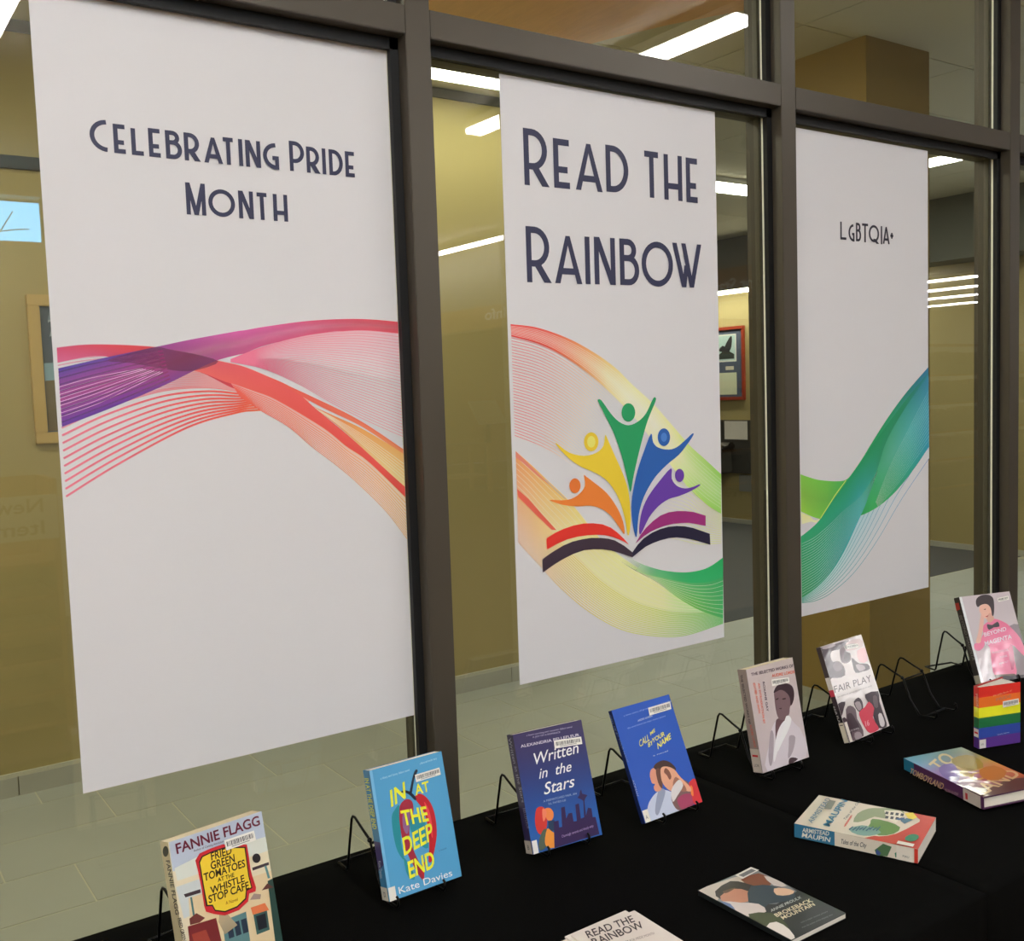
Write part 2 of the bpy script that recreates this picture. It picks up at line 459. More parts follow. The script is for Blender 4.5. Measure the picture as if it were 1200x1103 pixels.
for a, b in zip(FX, FX[1:]):
    x0, x1 = a+.0508, b
    for z0, z1 in ((2.183, 2.233), (2.96, 3.05), (0, .10)):
        MB().box(x0, x1, yf+.0004, 1.65-V0, z0, z1).build('transom_face', 'bronze', win, bevel=.0012)
        MB().box(x0, x1, 1.686-V0, yb-.0004, z0-.012 if z0 else 0, z1+.012).build('transom_back', 'bronze', win, bevel=.0012)
        MB().box(x0, x1, 1.6502-V0, 1.662-V0, z0-.020 if z0 else 0, z1+.004).build('transom_gasket', 'gasket', win)
        MB().box(x0, x1, 1.662-V0, 1.686-V0, z0, z1).build('transom_core', 'gasket', win)
    MB().box(x0-.002, x1+.002, 1.669-V0, 1.677-V0, .10, 2.183).build('glass_pane', 'glass', win)
    MB().box(x0-.002, x1+.002, 1.669-V0, 1.677-V0, 2.233, 2.96).build('glass_pane', 'glass', win)
struct('wall_front', MB().box(-4, 24, -.02, .06, 3.05, 3.3), 'offwhite')
struct('wall_front_right', MB().box(7.85, 24, -.05, .05, 0, 3.05), 'offwhite')
struct('wall_front_left', MB().box(-4, -1.05, -.05, .05, 0, 3.05), 'offwhite')
# library side (behind the camera, seen mirrored in the glass)
wb = MB()
wb.box(-4, .3, -6.45, -6.33, 0, 3.2).box(1.55, 2.2, -6.45, -6.33, 0, 3.2).box(.3, 1.55, -6.45, -6.33, 0, 2.72).box(.3, 1.55, -6.45, -6.33, 3.04, 3.2)
struct('wall_library_back', wb, 'offwhite')
w2 = bpy.data.objects.new('window_2', None); COL.objects.link(w2); w2['kind'] = 'structure'
MB().box(.3, 1.55, -6.60, -6.58, 2.72, 3.04).build('sky', 'sky_glow', w2)
for x in (.3, .9, 1.51): MB().box(x, x+.03, -6.43, -6.39, 2.72, 3.04).build('window_frame', 'dark', w2)
struct('wall_library_left', MB().box(-4.1, -4, -17, 0, 0, 3.2), 'offwhite')
struct('wall_library_right', MB().box(24, 24.1, -17, 0, 0, 3.2), 'offwhite')
struct('wall_library_far', MB().box(2.0, 24, -17.1, -17, 0, 3.2), 'wood')
struct('wall_library_side', MB().box(2.08, 2.2, -17, -6.4, 0, 3.2), 'offwhite')
struct('ceiling_library', MB().box(-4, 24, -17, .0, 3.2, 3.3), 'offwhite')
# wooden soffit on the corridor ceiling
sf = [(1.8,3.75),(2.5,3.74),(2.85,3.62),(2.93,3.38),(3.03,3.15),(3.2,2.85),(3.1,2.0),(1.2,2.0)]
struct('soffit_wood', MB().prism([(x, v-V0) for x, v in sf][::-1], CH-.03, CH), mat('light honey wood', (226,168,104), .5, noise=.15, nscale=6, stretch=(8,1,8)))
# long bulkhead with lettering above the service desks
bk = struct('bulkhead', MB().box(6.3, 6.5, -12.5, -2.6, 2.48, 3.2), 'grey')
MB().box(6.26, 6.5, -12.5, -2.6, 2.24, 2.48).build('wood_band', 'wood', bk)

# ------------------------------------------------------------------ tables with black cloths
def table(name, x0, x1, label):
    t = thing(name, label, 'table', Matrix.Translation((x0, -.45, 0)))
    L = x1-x0
    MB().box(.02, L-.02, -.36, .36, .722, .742).build('tabletop', 'grey', t, bevel=.004)
    for x in (.25, L-.25):
        MB().tube([(x,-.28,0),(x,-.28,.72)], .013).build('leg', 'black', t, smooth=True)
        MB().tube([(x,.28,0),(x,.28,.72)], .013).build('leg', 'black', t, smooth=True)
        MB().tube([(x,-.28,.2),(x,.28,.2)], .009).build('crossbar', 'black', t)
def cloth(x0, x1, label, seed):
    rnd = random.Random(seed)
    y0, y1, zt = -.823, -.073, .75
    nx, ny, ns = 60, 26, 14
    # outline rings: top grid + skirt
    bm = bmesh.new(); grid = {}
    ph = [rnd.uniform(0, 6) for _ in range(6)]
    def wr(x, y):
        return -.0006 + .0005*math.sin(7*x+3*y+ph[0])*math.sin(5*y+ph[1]) + .0003*math.sin(19*x-11*y+ph[2])
    for i in range(nx+1):
        for j in range(ny+1):
            x = x0+(x1-x0)*i/nx; y = y0+(y1-y0)*j/ny
            e = min(i, nx-i, 2, j, ny-j)/2
            grid[i, j] = bm.verts.new((x, y, zt+wr(x, y)*e))
    for i in range(nx):
        for j in range(ny): bm.faces.new((grid[i,j], grid[i+1,j], grid[i+1,j+1], grid[i,j+1]))
    ring = [(i,0) for i in range(nx)]+[(nx,j) for j in range(ny)]+[(i,ny) for i in range(nx,0,-1)]+[(0,j) for j in range(ny,0,-1)]
    prev = [grid[k] for k in ring]; N = len(ring)
    for s_ in range(1, ns+1):
        h = (s_/ns)**1.5; drop = .006 if s_ == 1 else .70*h
        cur = []
        for q, (i, j) in enumerate(ring):
            x = x0+(x1-x0)*i/nx; y = y0+(y1-y0)*j/ny
            nxn = (1 if i == nx else 0)-(1 if i == 0 else 0); nyn = (1 if j == ny else 0)-(1 if j == 0 else 0)
            side = abs(nxn) == 1
            fold = (math.sin(q*.55+ph[3])+.6*math.sin(q*.23+ph[4]))*.5
            amp = (.004 if side else (.002 if nyn > 0 else .022))*h
            out = .004*min(1, s_/2) + amp*(fold+.9)
            if nyn > 0: out = min(out, .009)
            if side: out = -abs(out)*.5 if False else min(out, .0025)
            cn = 1.0
            cur.append(bm.verts.new((x+nxn*out*cn, y+nyn*out*cn, zt-drop)))
        for q in range(N):
            bm.faces.new((prev[q], cur[q], cur[(q+1)%N], prev[(q+1)%N]))
        prev = cur
    bmesh.ops.recalc_face_normals(bm, faces=bm.faces)
    me = bpy.data.meshes.new('tablecloth'); bm.to_mesh(me); bm.free(); me.materials.append(MT['cloth'])
    for p in me.polygons: p.use_smooth = True
    o = link(bpy.data.objects.new('tablecloth', me))
    return tag(o, label, 'tablecloth', 'black tablecloths')
table('folding_table', -.36, 1.446, 'folding table hidden under the black cloth at the left, nearest the white text banner')
table('folding_table', 1.454, 3.26, 'folding table hidden under the black cloth at the right, below the rainbow coloured small book')
cloth(-.365, 1.4465, 'black tablecloth on the left table, under the upright blue books', 3)
cloth(1.4535, 3.265, 'black tablecloth on the right table, under the rainbow striped small book', 5)

# ------------------------------------------------------------------ banners on the glass
BY = 1.6665 - V0                                   # banner plane
def banner(x0, x1, z0, z1, label, curl):
    t = thing('hanging_banner', label, 'banner', Matrix.Translation((x0, BY, z0)), group=None)
    W, H = x1-x0, z1-z0; nx, ny = 20, 30; v = []; f = []
    for j in range(ny+1):
        for i in range(nx+1):
            u, q = i/nx, j/ny
            v.append((u*W, .0004, q*H))
    for j in range(ny):
        for i in range(nx): a = j*(nx+1)+i; f.append((a, a+1, a+nx+2, a+nx+1))
    n = len(v); v += [(p[0], p[1]+.0006, p[2]) for p in v]; f += [tuple(k+n for k in q[::-1]) for q in f]
    MB().add(v, f).build('sheet', 'vinyl', t)
    return t, Plane((x0, BY, z0), (1,0,0), (0,0,1))
BPL = lambda x, y, z: (x, -z, y)                   # print lies in front of the sheet
NAVY = (38,40,66)
GB = 1.62
def cp(pl, crop): q = Plane(pl.O, pl.ux, pl.uy, crop); return q

# --- banner 1
t1, p1 = banner(.316, .917, .945, 2.172, 'tall white banner reading Celebrating Pride Month, left of the first window post', 0)
tx = Art(GB)
pt = cp(p1, (90,120,.28333))
yb_ = lambda x: 209+(x-155)*.1045
yt_ = lambda x: 88+(x-150)*.123
sp = []
for ch, a, b in (('C',57,143),('E',155,213),('L',228,287),('E',300,357),('B',370,437),('R',447,513),('A',527,605),('T',600,658),('I',672,688),('N',700,762),('G',772,837)):
    sp.append((ch, a, b, yb_(a), yb_(b), 66 if ch == 'C' else yt_(a)+(8 if ch=='A' else 0)))
for ch, a, b in (('P',882,945),('R',952,1008),('I',1017,1032),('D',1045,1102),('E',1112,1157)):
    sp.append((ch, a, b, yb_(a)-2, yb_(b)-2, 159 if ch == 'P' else yt_(a)-4))
for ch, a, b, t_ in (('M',455,536,331),('O',547,657,356),('N',672,733,365),('T',740,797,372),('H',815,874,379)):
    sp.append((ch, a, b, 463+(a-455)*.075, 463+(b-455)*.075, t_))
def words(t, pt, sp, sw, col, cuts):
    for a_, b_ in zip([0]+cuts, cuts+[len(sp)]):
        tx = Art(GB); letters(tx, pt, sp[a_:b_], sw, col); tx.build('printed_word', t, 'print', place=BPL)
words(t1, pt, sp, .0068, NAVY, [11, 16])
wv = Art(1.4, None); wv.bl = True
A_ = cp(p1, (60,360,.21759)); B_ = cp(p1, (270,360,.27197))
cA = lambda pts: [A_(*p) for p in pts]; cB = lambda pts: [B_(*p) for p in pts]
top = cat(cA([(30,220),(200,203),(450,208),(640,228),(900,290)])+cB([(50,255),(150,295),(350,385),(560,490),(770,630)]))
lowl = cat(cA([(80,1020),(370,840),(740,645),(1000,568)])+cB([(100,445),(200,440),(290,442)]))
# pink lines on the left, nine open ones and the dense upper ones
mid = cat(cA([(56,650),(300,540),(600,450),(850,432),(1050,455)])+cB([(150,350),(240,372),(330,415)]))
topc = cat(cA([(30,220),(200,203),(450,208),(640,228),(900,290)])+cB([(50,255),(150,295),(260,345),(350,395)]))
wv.fan(lowl, mid, 10, .0032, [(216,120,138),(216,110,124),(222,90,90),(222,90,70),(226,140,80)])
wv.fan(mid, topc, 24, .0019, [(190,60,120),(196,60,110),(214,70,80),(222,80,66),(226,130,70)], .55)
# red band left part
rl = cat(cA([(34,300),(250,290),(450,310),(640,345),(900,425)])+cB([(0,325),(200,400)]))
wv.bl = False; wv.strip(resample(top,60)[:34], resample(cat(cA([(34,300),(250,262),(450,300),(640,330),(800,350),(1000,445)])+cB([(90,335),(200,385)])),33), [(200,70,110),(214,66,72),(206,60,66),(222,74,66),(226,72,62)], [(206,100,140),(196,60,96),(206,62,80),(222,80,76)], .85); wv.bl = True
# orange lines under the red band
ora = cat(cB([(40,385),(130,445),(250,515),(350,600),(450,675),(550,760),(680,890),(790,1040)]))
redlow = cat(cB([(0,325),(100,360),(200,400),(400,520),(500,600),(600,670),(780,845)]))
wv.strip(resample(redlow,50), resample(ora,50), [(222,84,70),(226,120,90),(230,160,110),(224,186,112)], [(240,210,196),(238,214,186),(236,216,180)], .55, .05)
wv.fan(redlow, ora, 13, .0013, [(222,90,76),(222,120,86),(218,150,84),(206,166,84)], pw=.8)
# gold wedge and its white streaks between the two red bands
gu = cat(cB([(340,420),(450,470),(560,520),(680,590),(772,650)])); gl = cat(cB([(340,420),(460,510),(560,600),(680,710),(780,805)]))
wv.strip(resample(gu,30), resample(gl,30), [(222,110,70),(226,150,80),(222,170,100)], [(224,120,80),(228,176,120),(226,206,150)], 1)
wv.fan(gu, gl, 6, .0009, [(236,190,150),(238,220,180)], .7, t0=.3, t1=.8)
# red band proper
wv.strip(resample(cat(cA([(640,228),(760,250),(900,292)])+cB([(50,255),(150,295),(260,345),(370,440),(480,530),(560,600),(680,710),(780,800)])),50), resample(cat(cA([(640,328),(800,350),(930,400)])+cB([(50,342),(100,360),(200,400),(400,520),(500,600),(600,670),(780,845)])),50), [(190,70,90),(222,78,76),(220,72,64),(220,72,60)], [(224,96,88),(220,70,60),(212,60,52)], .96)
wv.strip(resample(cat(cB([(150,295),(350,385),(560,490),(770,630)])),40), resample(cat(cB([(250,350),(380,425),(560,512),(680,590),(772,650)])),40), [(220,74,64),(222,90,66),(220,110,70)], [(220,70,60),(222,110,76),(226,140,80)], .95)
# upper ribbon, violet to pink to red
ut = cat(cA([(38,330),(300,270),(570,213),(750,175),(1000,130)])+cB([(60,100),(150,84),(330,60),(500,51),(620,54),(745,66)]))
ul = cat(cA([(58,645),(330,540),(600,425),(860,300),(1000,258)])+cB([(60,200),(150,165),(330,122),(440,106),(500,103),(600,102),(745,116)]))
md = [a.lerp(b, .5) for a, b in zip(resample(ut,70), resample(ul,70))]
wv.bl = False; wv.strip(resample(ut,70), md, [(70,62,150),(96,66,150),(150,62,140),(196,84,160),(208,86,150),(206,72,110),(208,66,88),(212,66,80)], [(168,62,140),(172,62,140),(160,60,120),(198,80,140),(208,90,140),(212,76,106),(214,70,86)], .88, .62); wv.bl = True
wv.bl = False; wv.strip(md, resample(ul,70), [(168,62,140),(172,62,140),(160,60,120),(198,80,140),(208,90,140),(212,76,106),(214,70,86)], [(92,56,150),(96,56,150),(120,60,130),(190,80,130),(206,80,120),(206,70,96),(212,66,80)], .62, .9); wv.bl = True
wv.bl = False; wv.poly([(400,255),(480,232),(570,215),(640,228),(760,250),(900,292),(800,335),(700,345),(560,325),(420,300),(300,290)], (120,60,96), .55, smooth=3, pl=A_); wv.bl = True
wi = cat(cA([(44,430),(200,385),(350,355),(480,330)])); wj = cat(cA([(54,590),(250,520),(420,440),(600,350)]))
wv.fan(wi, wj, 9, .0008, [(226,170,214),(220,150,200),(236,200,226)], .75)
wv.bl = False; wv.fan(cat(cA([(40,350),(200,310),(400,270),(600,235)])), cat(cA([(56,620),(330,515),(500,445),(640,385)])), 9, .0022, [(92,60,156),(128,56,140),(170,64,130)], .5); wv.bl = True
# pink lines on the right
U = cat(cB([(0,225),(150,168),(330,122),(500,103),(600,102),(745,116)])); D = cat(cB([(0,236),(150,268),(300,335),(450,420),(600,495),(772,570)]))
wv.strip(resample(U,40), [x.lerp(y, .5) for x, y in zip(resample(U,40), resample(D,40))], [(222,110,150),(226,130,150),(232,170,180)], [(228,150,170),(240,215,215),(240,226,224)], .6, .02)
wv.fan(U, D, 34, .00085, [(216,110,140),(218,120,140),(214,120,134)])
wv.build('wave_print', t1, 'print', step=.000008, place=BPL)

# --- banner 2
t2, p2 = banner(1.151, 1.738, .955, 2.160, 'white banner reading Read the Rainbow with a colourful open book emblem', 0)
tx = Art(GB); pt = cp(p2, (600,130,.21667)); sp = []
for ch, a, b, yl, yr, t_ in (('R',68,203,403,411,92),('E',228,327,417,423,147),('A',345,490,426,440,170),('D',510,631,441,445,183),
    ('T',708,806,468,472,213),('H',824,922,478,490,233),('E',943,1015,494,500,252),
    ('R',82,215,927,931,623),('A',233,380,932,937,672),('I',397,426,937,938,680),('N',448,561,938,942,681),('B',585,689,942,945,690),('O',703,872,951,951,702),('W',870,1026,955,955,713)):
    sp.append((ch, a, b, yl, yr, t_))
words(t2, pt, sp, .0128, NAVY, [4, 7])
wv = Art(1.4); wv.bl = True
C_ = cp(p2, (590,360,.21771)); D_ = cp(p2, (590,560,.225)); E_ = cp(p2, (740,420,.19946)); G_ = cp(p2, (580,440,.24167))
cC = lambda p: [C_(*q) for q in p]; cD = lambda p: [D_(*q) for q in p]; cE = lambda p: [E_(*q) for q in p]
u1 = cat(cC([(38,92),(180,110),(340,165),(480,240),(600,325)])+cE([(0,150),(130,270),(240,395),(340,510),(430,592),(527,682)]))
l1 = cat(cC([(42,158),(180,195),(300,250),(420,330),(540,430)])+cE([(0,330),(120,480),(240,640),(330,755),(430,850),(527,915)]))
colsU = [(214,60,60),(222,80,70),(226,130,80),(230,190,120),(230,216,160),(226,220,166),(210,214,140),(166,204,110),(132,192,80)]
colsL = [(214,56,56),(222,76,60),(226,130,80),(232,196,140),(232,220,180),(232,224,176),(206,220,146),(160,204,104),(136,196,84)]
m1 = [a.lerp(b, .5) for a, b in zip(resample(u1,80), resample(l1,80))]
mc = [(218,70,66),(226,96,80),(230,160,110),(234,210,160),(234,222,186),(232,226,190),(222,226,170),(180,210,124),(150,204,96)]
wv.strip(resample(u1,80), m1, colsU, mc, 1, .8); wv.strip(m1, resample(l1,80), mc, colsL, .8, 1)
wv.fan(u1, l1, 9, .0007, [(240,180,160),(240,200,170),(240,226,196),(236,232,200),(200,226,160),(190,220,140)], .6, t0=.15, t1=.85)
F1 = cat(cC([(42,165),(180,200),(300,255),(420,335),(540,440),(600,500)])); F2 = cat(cC([(60,690),(200,745),(300,800),(380,860)]))
wv.fan(F1, F2, 34, .0013, [(212,106,110),(214,120,118),(216,160,140),(218,190,160,.8),(222,214,190,.1)])
# golden ribbon running down to the yellow-green lines
gU = cat(cC([(65,775),(150,850),(240,935),(345,1035)])+cD([(400,190),(470,280),(560,370),(700,470),(850,560),(1000,610),(1143,640)]))
gM = cat(cC([(72,990),(140,1060)])+cD([(180,195),(300,330),(400,430),(520,540),(680,640),(850,690),(1000,700),(1143,690)]))
gL = cat(cD([(75,330),(190,455),(300,575),(450,700),(620,792),(800,825),(950,820),(1143,758)]))
cg = [(226,140,70),(226,170,90),(222,200,120),(222,210,140),(222,220,150),(214,222,150),(160,206,120),(120,190,110)]
cg2 = [(226,150,80),(226,196,120),(224,214,150),(222,220,150),(222,222,150),(216,224,150),(180,214,140),(130,196,120)]
wv.strip(resample(gU,60), resample(gM,60), cg, cg2, .95, .75)
wv.strip(resample(gM,60), resample(gL,60), cg2, [(236,214,170),(234,222,180),(232,228,190),(230,230,180),(226,230,180),(190,220,160)], .75, .08)
wv.fan(gM, gL, 18, .0018, [(222,160,90),(214,176,90),(208,190,96),(204,200,100),(190,200,100),(150,190,100),(110,180,110)])
wv.fan(gU, gM, 8, .0008, [(240,200,150),(240,224,180),(236,230,190)], .6)
wv.poly([(65,775),(110,820),(180,890),(250,960),(180,905),(100,835),(66,810)], (214,96,56), .8, pl=C_)
wv.poly([(70,58),(130,110),(200,190),(275,272),(250,272),(170,195),(76,100)], (214,84,60), .95, pl=D_)
wv.line(cD([(215,8),(262,55),(322,110)]), .002, [(168,140,110)], .6)
# pale green lines at the right
wv.fan(cat(cE([(200,700),(340,760),(430,850),(527,925)])), cat(cE([(160,1040),(300,1070),(400,1092),(527,1085)])), 16, .0011, [(214,214,160,.2),(206,212,130),(196,206,110)])
# green swoosh
g1 = cat(cD([(640,400),(700,440),(780,470),(860,487),(960,492),(1060,470),(1143,415)])); g2 = cat(cD([(600,430),(700,490),(820,520),(920,540),(1000,548),(1080,540),(1143,515)]))
g3 = cat(cD([(700,490),(800,545),(900,620),(1000,680),(1080,712),(1143,732)]))
wv.bl = False; wv.strip(resample(g2,30), resample(g3,30), [(220,226,170,0),(150,206,130,.7),(90,180,110,.9),(60,170,100,.9)], [(210,222,150,0),(150,206,110,.8),(120,196,90,.8),(70,176,100,.9)], 1); wv.bl = True
wv.bl = False; wv.strip(resample(g1,30), resample(g2,30), [(200,222,170,0),(80,180,120,.8),(44,164,96,1),(38,160,90,1)], [(220,230,190,0),(110,196,120,.7),(50,168,100,1),(44,166,98,1)], 1); wv.bl = True
wv.bl = False; wv.fan(g2, g3, 8, .0008, [(230,240,210,0),(200,230,180,.8),(210,236,200,.8)], 1, t0=.1, t1=.9); wv.bl = True
wv.build('wave_print', t2, 'print', step=.000008, place=BPL)
em = Art(1.3)
def ep(pts, c): em.poly(pts, c, smooth=3, pl=G_)
em.poly([(248,790),(290,764),(330,745),(380,728),(430,718),(475,717),(520,722),(560,738),(590,760),(622,790),(650,822),(625,806),(600,795),(565,782),(530,775),(490,773),(450,775),(400,782),(350,795),(300,817),(250,845)], (218,52,42), pl=G_)
em.poly([(228,892),(275,858),(330,825),(375,806),(420,795),(465,788),(510,788),(550,792),(580,800),(625,826),(665,858),(665,882),(630,870),(600,860),(560,849),(520,843),(475,843),(430,848),(380,865),(330,890),(280,921),(230,957)], (58,44,58), pl=G_)
em.poly([(665,858),(690,822),(720,790),(760,763),(800,745),(840,734),(880,730),(920,732),(960,740),(1040,768),(1043,822),(1000,808),(960,797),(920,789),(880,785),(840,789),(800,800),(765,813),(730,830),(695,857),(665,882)], (32,28,54), pl=G_)
em.poly([(680,815),(703,775),(730,740),(765,706),(800,680),(840,664),(880,658),(920,658),(960,662),(1020,680),(1020,730),(980,722),(940,715),(900,716),(860,720),(820,730),(780,745),(750,760),(720,780)], (150,44,116), pl=G_)
ep([(430,485),(440,490),(480,520),(540,570),(590,640),(620,710),(626,770),(600,735),(560,680),(510,645),(460,632),(400,635),(330,628),(268,608),(275,603),(320,606),(370,598),(410,572),(435,535)], (238,124,50))
ep([(292,328),(305,335),(360,375),(430,390),(490,375),(525,340),(533,290),(545,310),(580,390),(620,480),(645,560),(655,650),(655,730),(643,778),(630,700),(600,600),(550,520),(490,475),(420,445),(360,405),(310,355)], (226,194,52))
ep([(755,282),(765,325),(790,350),(840,360),(880,348),(920,315),(955,282),(960,290),(930,335),(890,385),(830,435),(770,500),(720,590),(695,680),(685,785),(668,730),(660,640),(668,560),(690,460),(720,370)], (38,92,168))
ep([(852,450),(855,500),(880,535),(920,548),(960,540),(990,528),(990,535),(950,560),(890,585),(840,600),(790,635),(745,690),(705,770),(698,740),(710,660),(740,590),(790,520)], (98,58,158))
ep([(498,118),(515,122),(560,185),(600,225),(645,242),(690,225),(730,185),(765,112),(778,110),(775,130),(740,215),(715,300),(690,400),(668,500),(655,567),(640,500),(610,380),(570,270),(535,200),(500,130)], (34,150,92))
for cx, cy, rx, ry, c in ((645,180,33,45,(34,150,92)),(465,322,35,46,(226,194,52)),(465,322,20,28,(240,216,110)),(817,300,30,43,(38,92,168)),(817,300,15,22,(70,124,196)),(893,485,22,32,(98,58,158)),(386,535,27,36,(238,118,50))):
    em.disc(G_, cx, cy, rx, ry, c)
em.build('emblem', t2, 'print', base=.0010, place=BPL)

# --- banner 3
t3, p3 = banner(1.965, 2.551, .961, 2.157, 'white banner with small LGBTQIA+ heading and green wave, right of the second window post', 0)
tx = Art(GB); pt = cp(p3, (800,0,.33333)); sp = []
for ch, a, b, yb0, t_ in (('L',554,578,842,775),('G',583,604,848,787),('B',609,627,848,783),('T',628,654,851,785),('Q',654,690,851,790),('I',695,702,858,795),('A',703,727,857,797),('+',727,742,850,805)):
    sp.append((ch, a, b, yb0, yb0+2, t_))
words(t3, pt, sp, .0060, (40,38,50), [])
wv = Art(1.4); wv.bl = True; H_ = cp(p3, (920,420,.27191)); cH = lambda p: [H_(*q) for q in p]
T_ = cat(cH([(66,500),(110,515),(150,525),(220,530),(265,522),(300,480),(340,420),(370,370),(440,260),(520,150),(617,38)]))
Bt = cat(cH([(68,660),(110,680),(150,692),(230,703),(320,680),(400,640),(480,570),(560,470),(620,380)]))
Bu = cat(cH([(68,768),(110,735),(150,695),(200,620),(260,540),(330,440),(430,300),(520,180),(617,60)]))
Bi = cat(cH([(72,1032),(120,1000),(170,955),(220,890),(265,810),(310,710),(350,620),(400,470),(440,350),(520,210),(618,75)]))
Bo = cat(cH([(72,1054),(130,1045),(200,1010),(300,920),(400,780),(500,610),(621,430)]))
wv.strip(resample(Bi,50), resample(Bo,50), [(160,210,196),(150,200,206),(150,196,214),(90,170,190)], [(226,236,232),(220,232,236),(222,230,238)], .7, .05)
wv.fan(Bi, Bo, 8, .0015, [(50,150,130),(60,150,164),(70,150,180),(80,130,186)])
wv.strip(resample(cat(cH([(68,665),(110,682),(148,693),(265,522)])),12), resample(cat(cH([(72,715),(110,704),(150,694),(265,524)])),12), [(214,216,140)], [(226,224,170)], .9)
tc1 = [(124,188,70),(104,180,72),(44,160,88),(36,150,88),(34,144,96),(36,120,110),(40,110,150)]
tc2 = [(150,196,70),(104,184,70),(34,152,80),(60,170,90),(50,164,110),(44,160,140),(40,140,170)]
mt = [a.lerp(b, .5) for a, b in zip(resample(T_,60), resample(Bt,60))]
wv.bl = False; wv.strip(resample(T_,60), mt, tc1, [(136,190,70),(110,182,72),(40,156,88),(60,164,110),(90,180,150),(80,180,176),(70,160,180)], 1, .85); wv.bl = True
wv.bl = False; wv.strip(mt, resample(Bt,60), [(136,190,70),(110,182,72),(40,156,88),(60,164,110),(90,180,150),(80,180,176),(70,160,180)], tc2, .85, .95); wv.bl = True
wv.bl = False; wv.strip(resample(Bu,60), resample(Bi,60), [(44,164,110),(40,156,110),(34,148,92),(34,146,92),(34,140,100),(40,120,130)], [(60,160,96),(60,160,150),(70,170,186),(50,150,110),(40,140,100),(50,140,160)], .92, .85); wv.bl = True
wv.bl = False; wv.fan(cat(cH([(72,800),(130,770),(200,710),(250,660),(330,590),(400,480)])), cat(cH([(74,1020),(160,960),(230,860),(290,740),(340,640),(395,500)])), 20, .0008, [(190,230,210,.8),(190,226,220,.9),(170,220,220,.5),(120,200,170,.6),(100,190,150,.3)]); wv.bl = True
wv.bl = False; wv.fan(cat(cH([(390,620),(450,470),(520,330),(618,140)])), cat(cH([(400,640),(470,560),(550,450),(620,350)])), 14, .0007, [(190,226,190,.7),(170,220,210,.8),(160,210,220,.9)]); wv.bl = True
wv.line(cH([(262,526),(215,590),(152,690)]), .0022, [(206,214,110)])
wv.build('wave_print', t3, 'print', step=.000008, place=BPL)

# ------------------------------------------------------------------ wire easels
def easel_parts(t):
    hw = .0425
    for s in (-1, 1):
        x = s*hw
        path = [(x, -.021, .023), (x, -.025, .021), (x, -.026, .012), (x, -.022, .0060), (x, 0, .0045), (x, .018, .0045), (x, .040, .034), (x, .060, .082)]
        MB().tube(path).build('front_wire', 'black', t, smooth=True)
        MB().sphere((x, .0625, .0845), .0042).build('hinge_ball', 'black', t, smooth=True)
        path = [(x, .064, .086), (x, .085, .094), (x, .112, .106), (x, .119, .106), (x, .124, .100), (x, .140, .040), (x, .148, .006), (x, .152, .0025), (x, .158, .0025), (x*.98, .184, .0025)]
        MB().tube(path).build('rear_leg', 'black', t, smooth=True)
    MB().tube([(-hw*.98, .184, .0025), (hw*.98, .184, .0025)]).build('rear_bar', 'black', t, smooth=True)
    MB().tube([(-hw, .003, .0048), (hw, .003, .0048)]).build('front_bar', 'black', t, smooth=True)
    MB().tube([(-hw, .060, .080), (hw, .060, .080)]).build('middle_bar', 'black', t, smooth=True)
EZ = None
def easel(x, v, psi, label, sc=1.0):
    global EZ
    mw = Matrix.Translation((x, v-V0, .7512)) @ Matrix.Rotation(R(psi), 4, 'Z') @ Matrix.Scale(sc, 4)
    if EZ is None:
        EZ = thing('book_easel', label, 'easel', mw, 'black wire book easels'); easel_parts(EZ); return EZ
    o = EZ.copy(); COL.objects.link(o); o.matrix_world = mw; o['label'] = label
    for c in EZ.children:
        d = c.copy(); COL.objects.link(d); d.parent = o
    return o

# ------------------------------------------------------------------ books
def frame_up(x, v, psi, tau, z=.765):
    """bottom-left corner of the front cover; cover axes x (right), y (up), z (front normal)"""
    ux = Vector((math.cos(R(psi)), math.sin(R(psi)), 0)); n = Vector((-math.sin(R(psi)), math.cos(R(psi)), 0))
    up = math.cos(R(tau))*Vector((0,0,1)) + math.sin(R(tau))*n
    nf = ux.cross(up); M = Matrix.Identity(4)
    for i in range(3): M[i][0], M[i][1], M[i][2] = ux[i], up[i], nf[i]
    M[0][3], M[1][3], M[2][3] = x, v-V0, z
    return M
def frame_flat(x, v, z, yaw):
    return Matrix.Translation((x, v-V0, z)) @ Matrix.Rotation(R(yaw), 4, 'Z')
def planes(M, t, crop):
    o = M.translation; ux, uy, uz = (M.to_3x3().col[i] for i in range(3))
    front = Plane(o, ux, uy, crop)
    spine = Plane(o - uz*t, uz, uy, crop)            # u from back edge to front edge, v up
    return front, spine
SPL = lambda x, y, z: (-z, y, x)                     # filled per book with thickness
def book(label, M, w_, h_, t_, cover, pages='pages', kind='paperback', label_group=None, name='book'):
    b = thing(name, label, 'book', M)
    c = MB(); th = .0008 if kind == 'paperback' else .0022; ex = 0 if kind == 'paperback' else .003
    c.box(0, w_, 0, h_, -th, 0).box(0, w_, 0, h_, -t_, -t_+th).box(0, th, 0, h_, -t_+th, -th)
    c.build('cover', cover, b, bevel=.0005)
    pg = MB().box(th+.0003, w_-max(ex, .0006), ex+.0004, h_-max(ex, .0006), -t_+th+.0002, -th-.0002)
    pg.build('page_block', pages, b)
    return b
def spine_art(a, b, t_, name='spine_print', m='gloss'):
    return a.build(name, b, m, step=.00003, base=.00015, place=lambda u, v, z: (-z, v, u-t_))
GK = 1.38
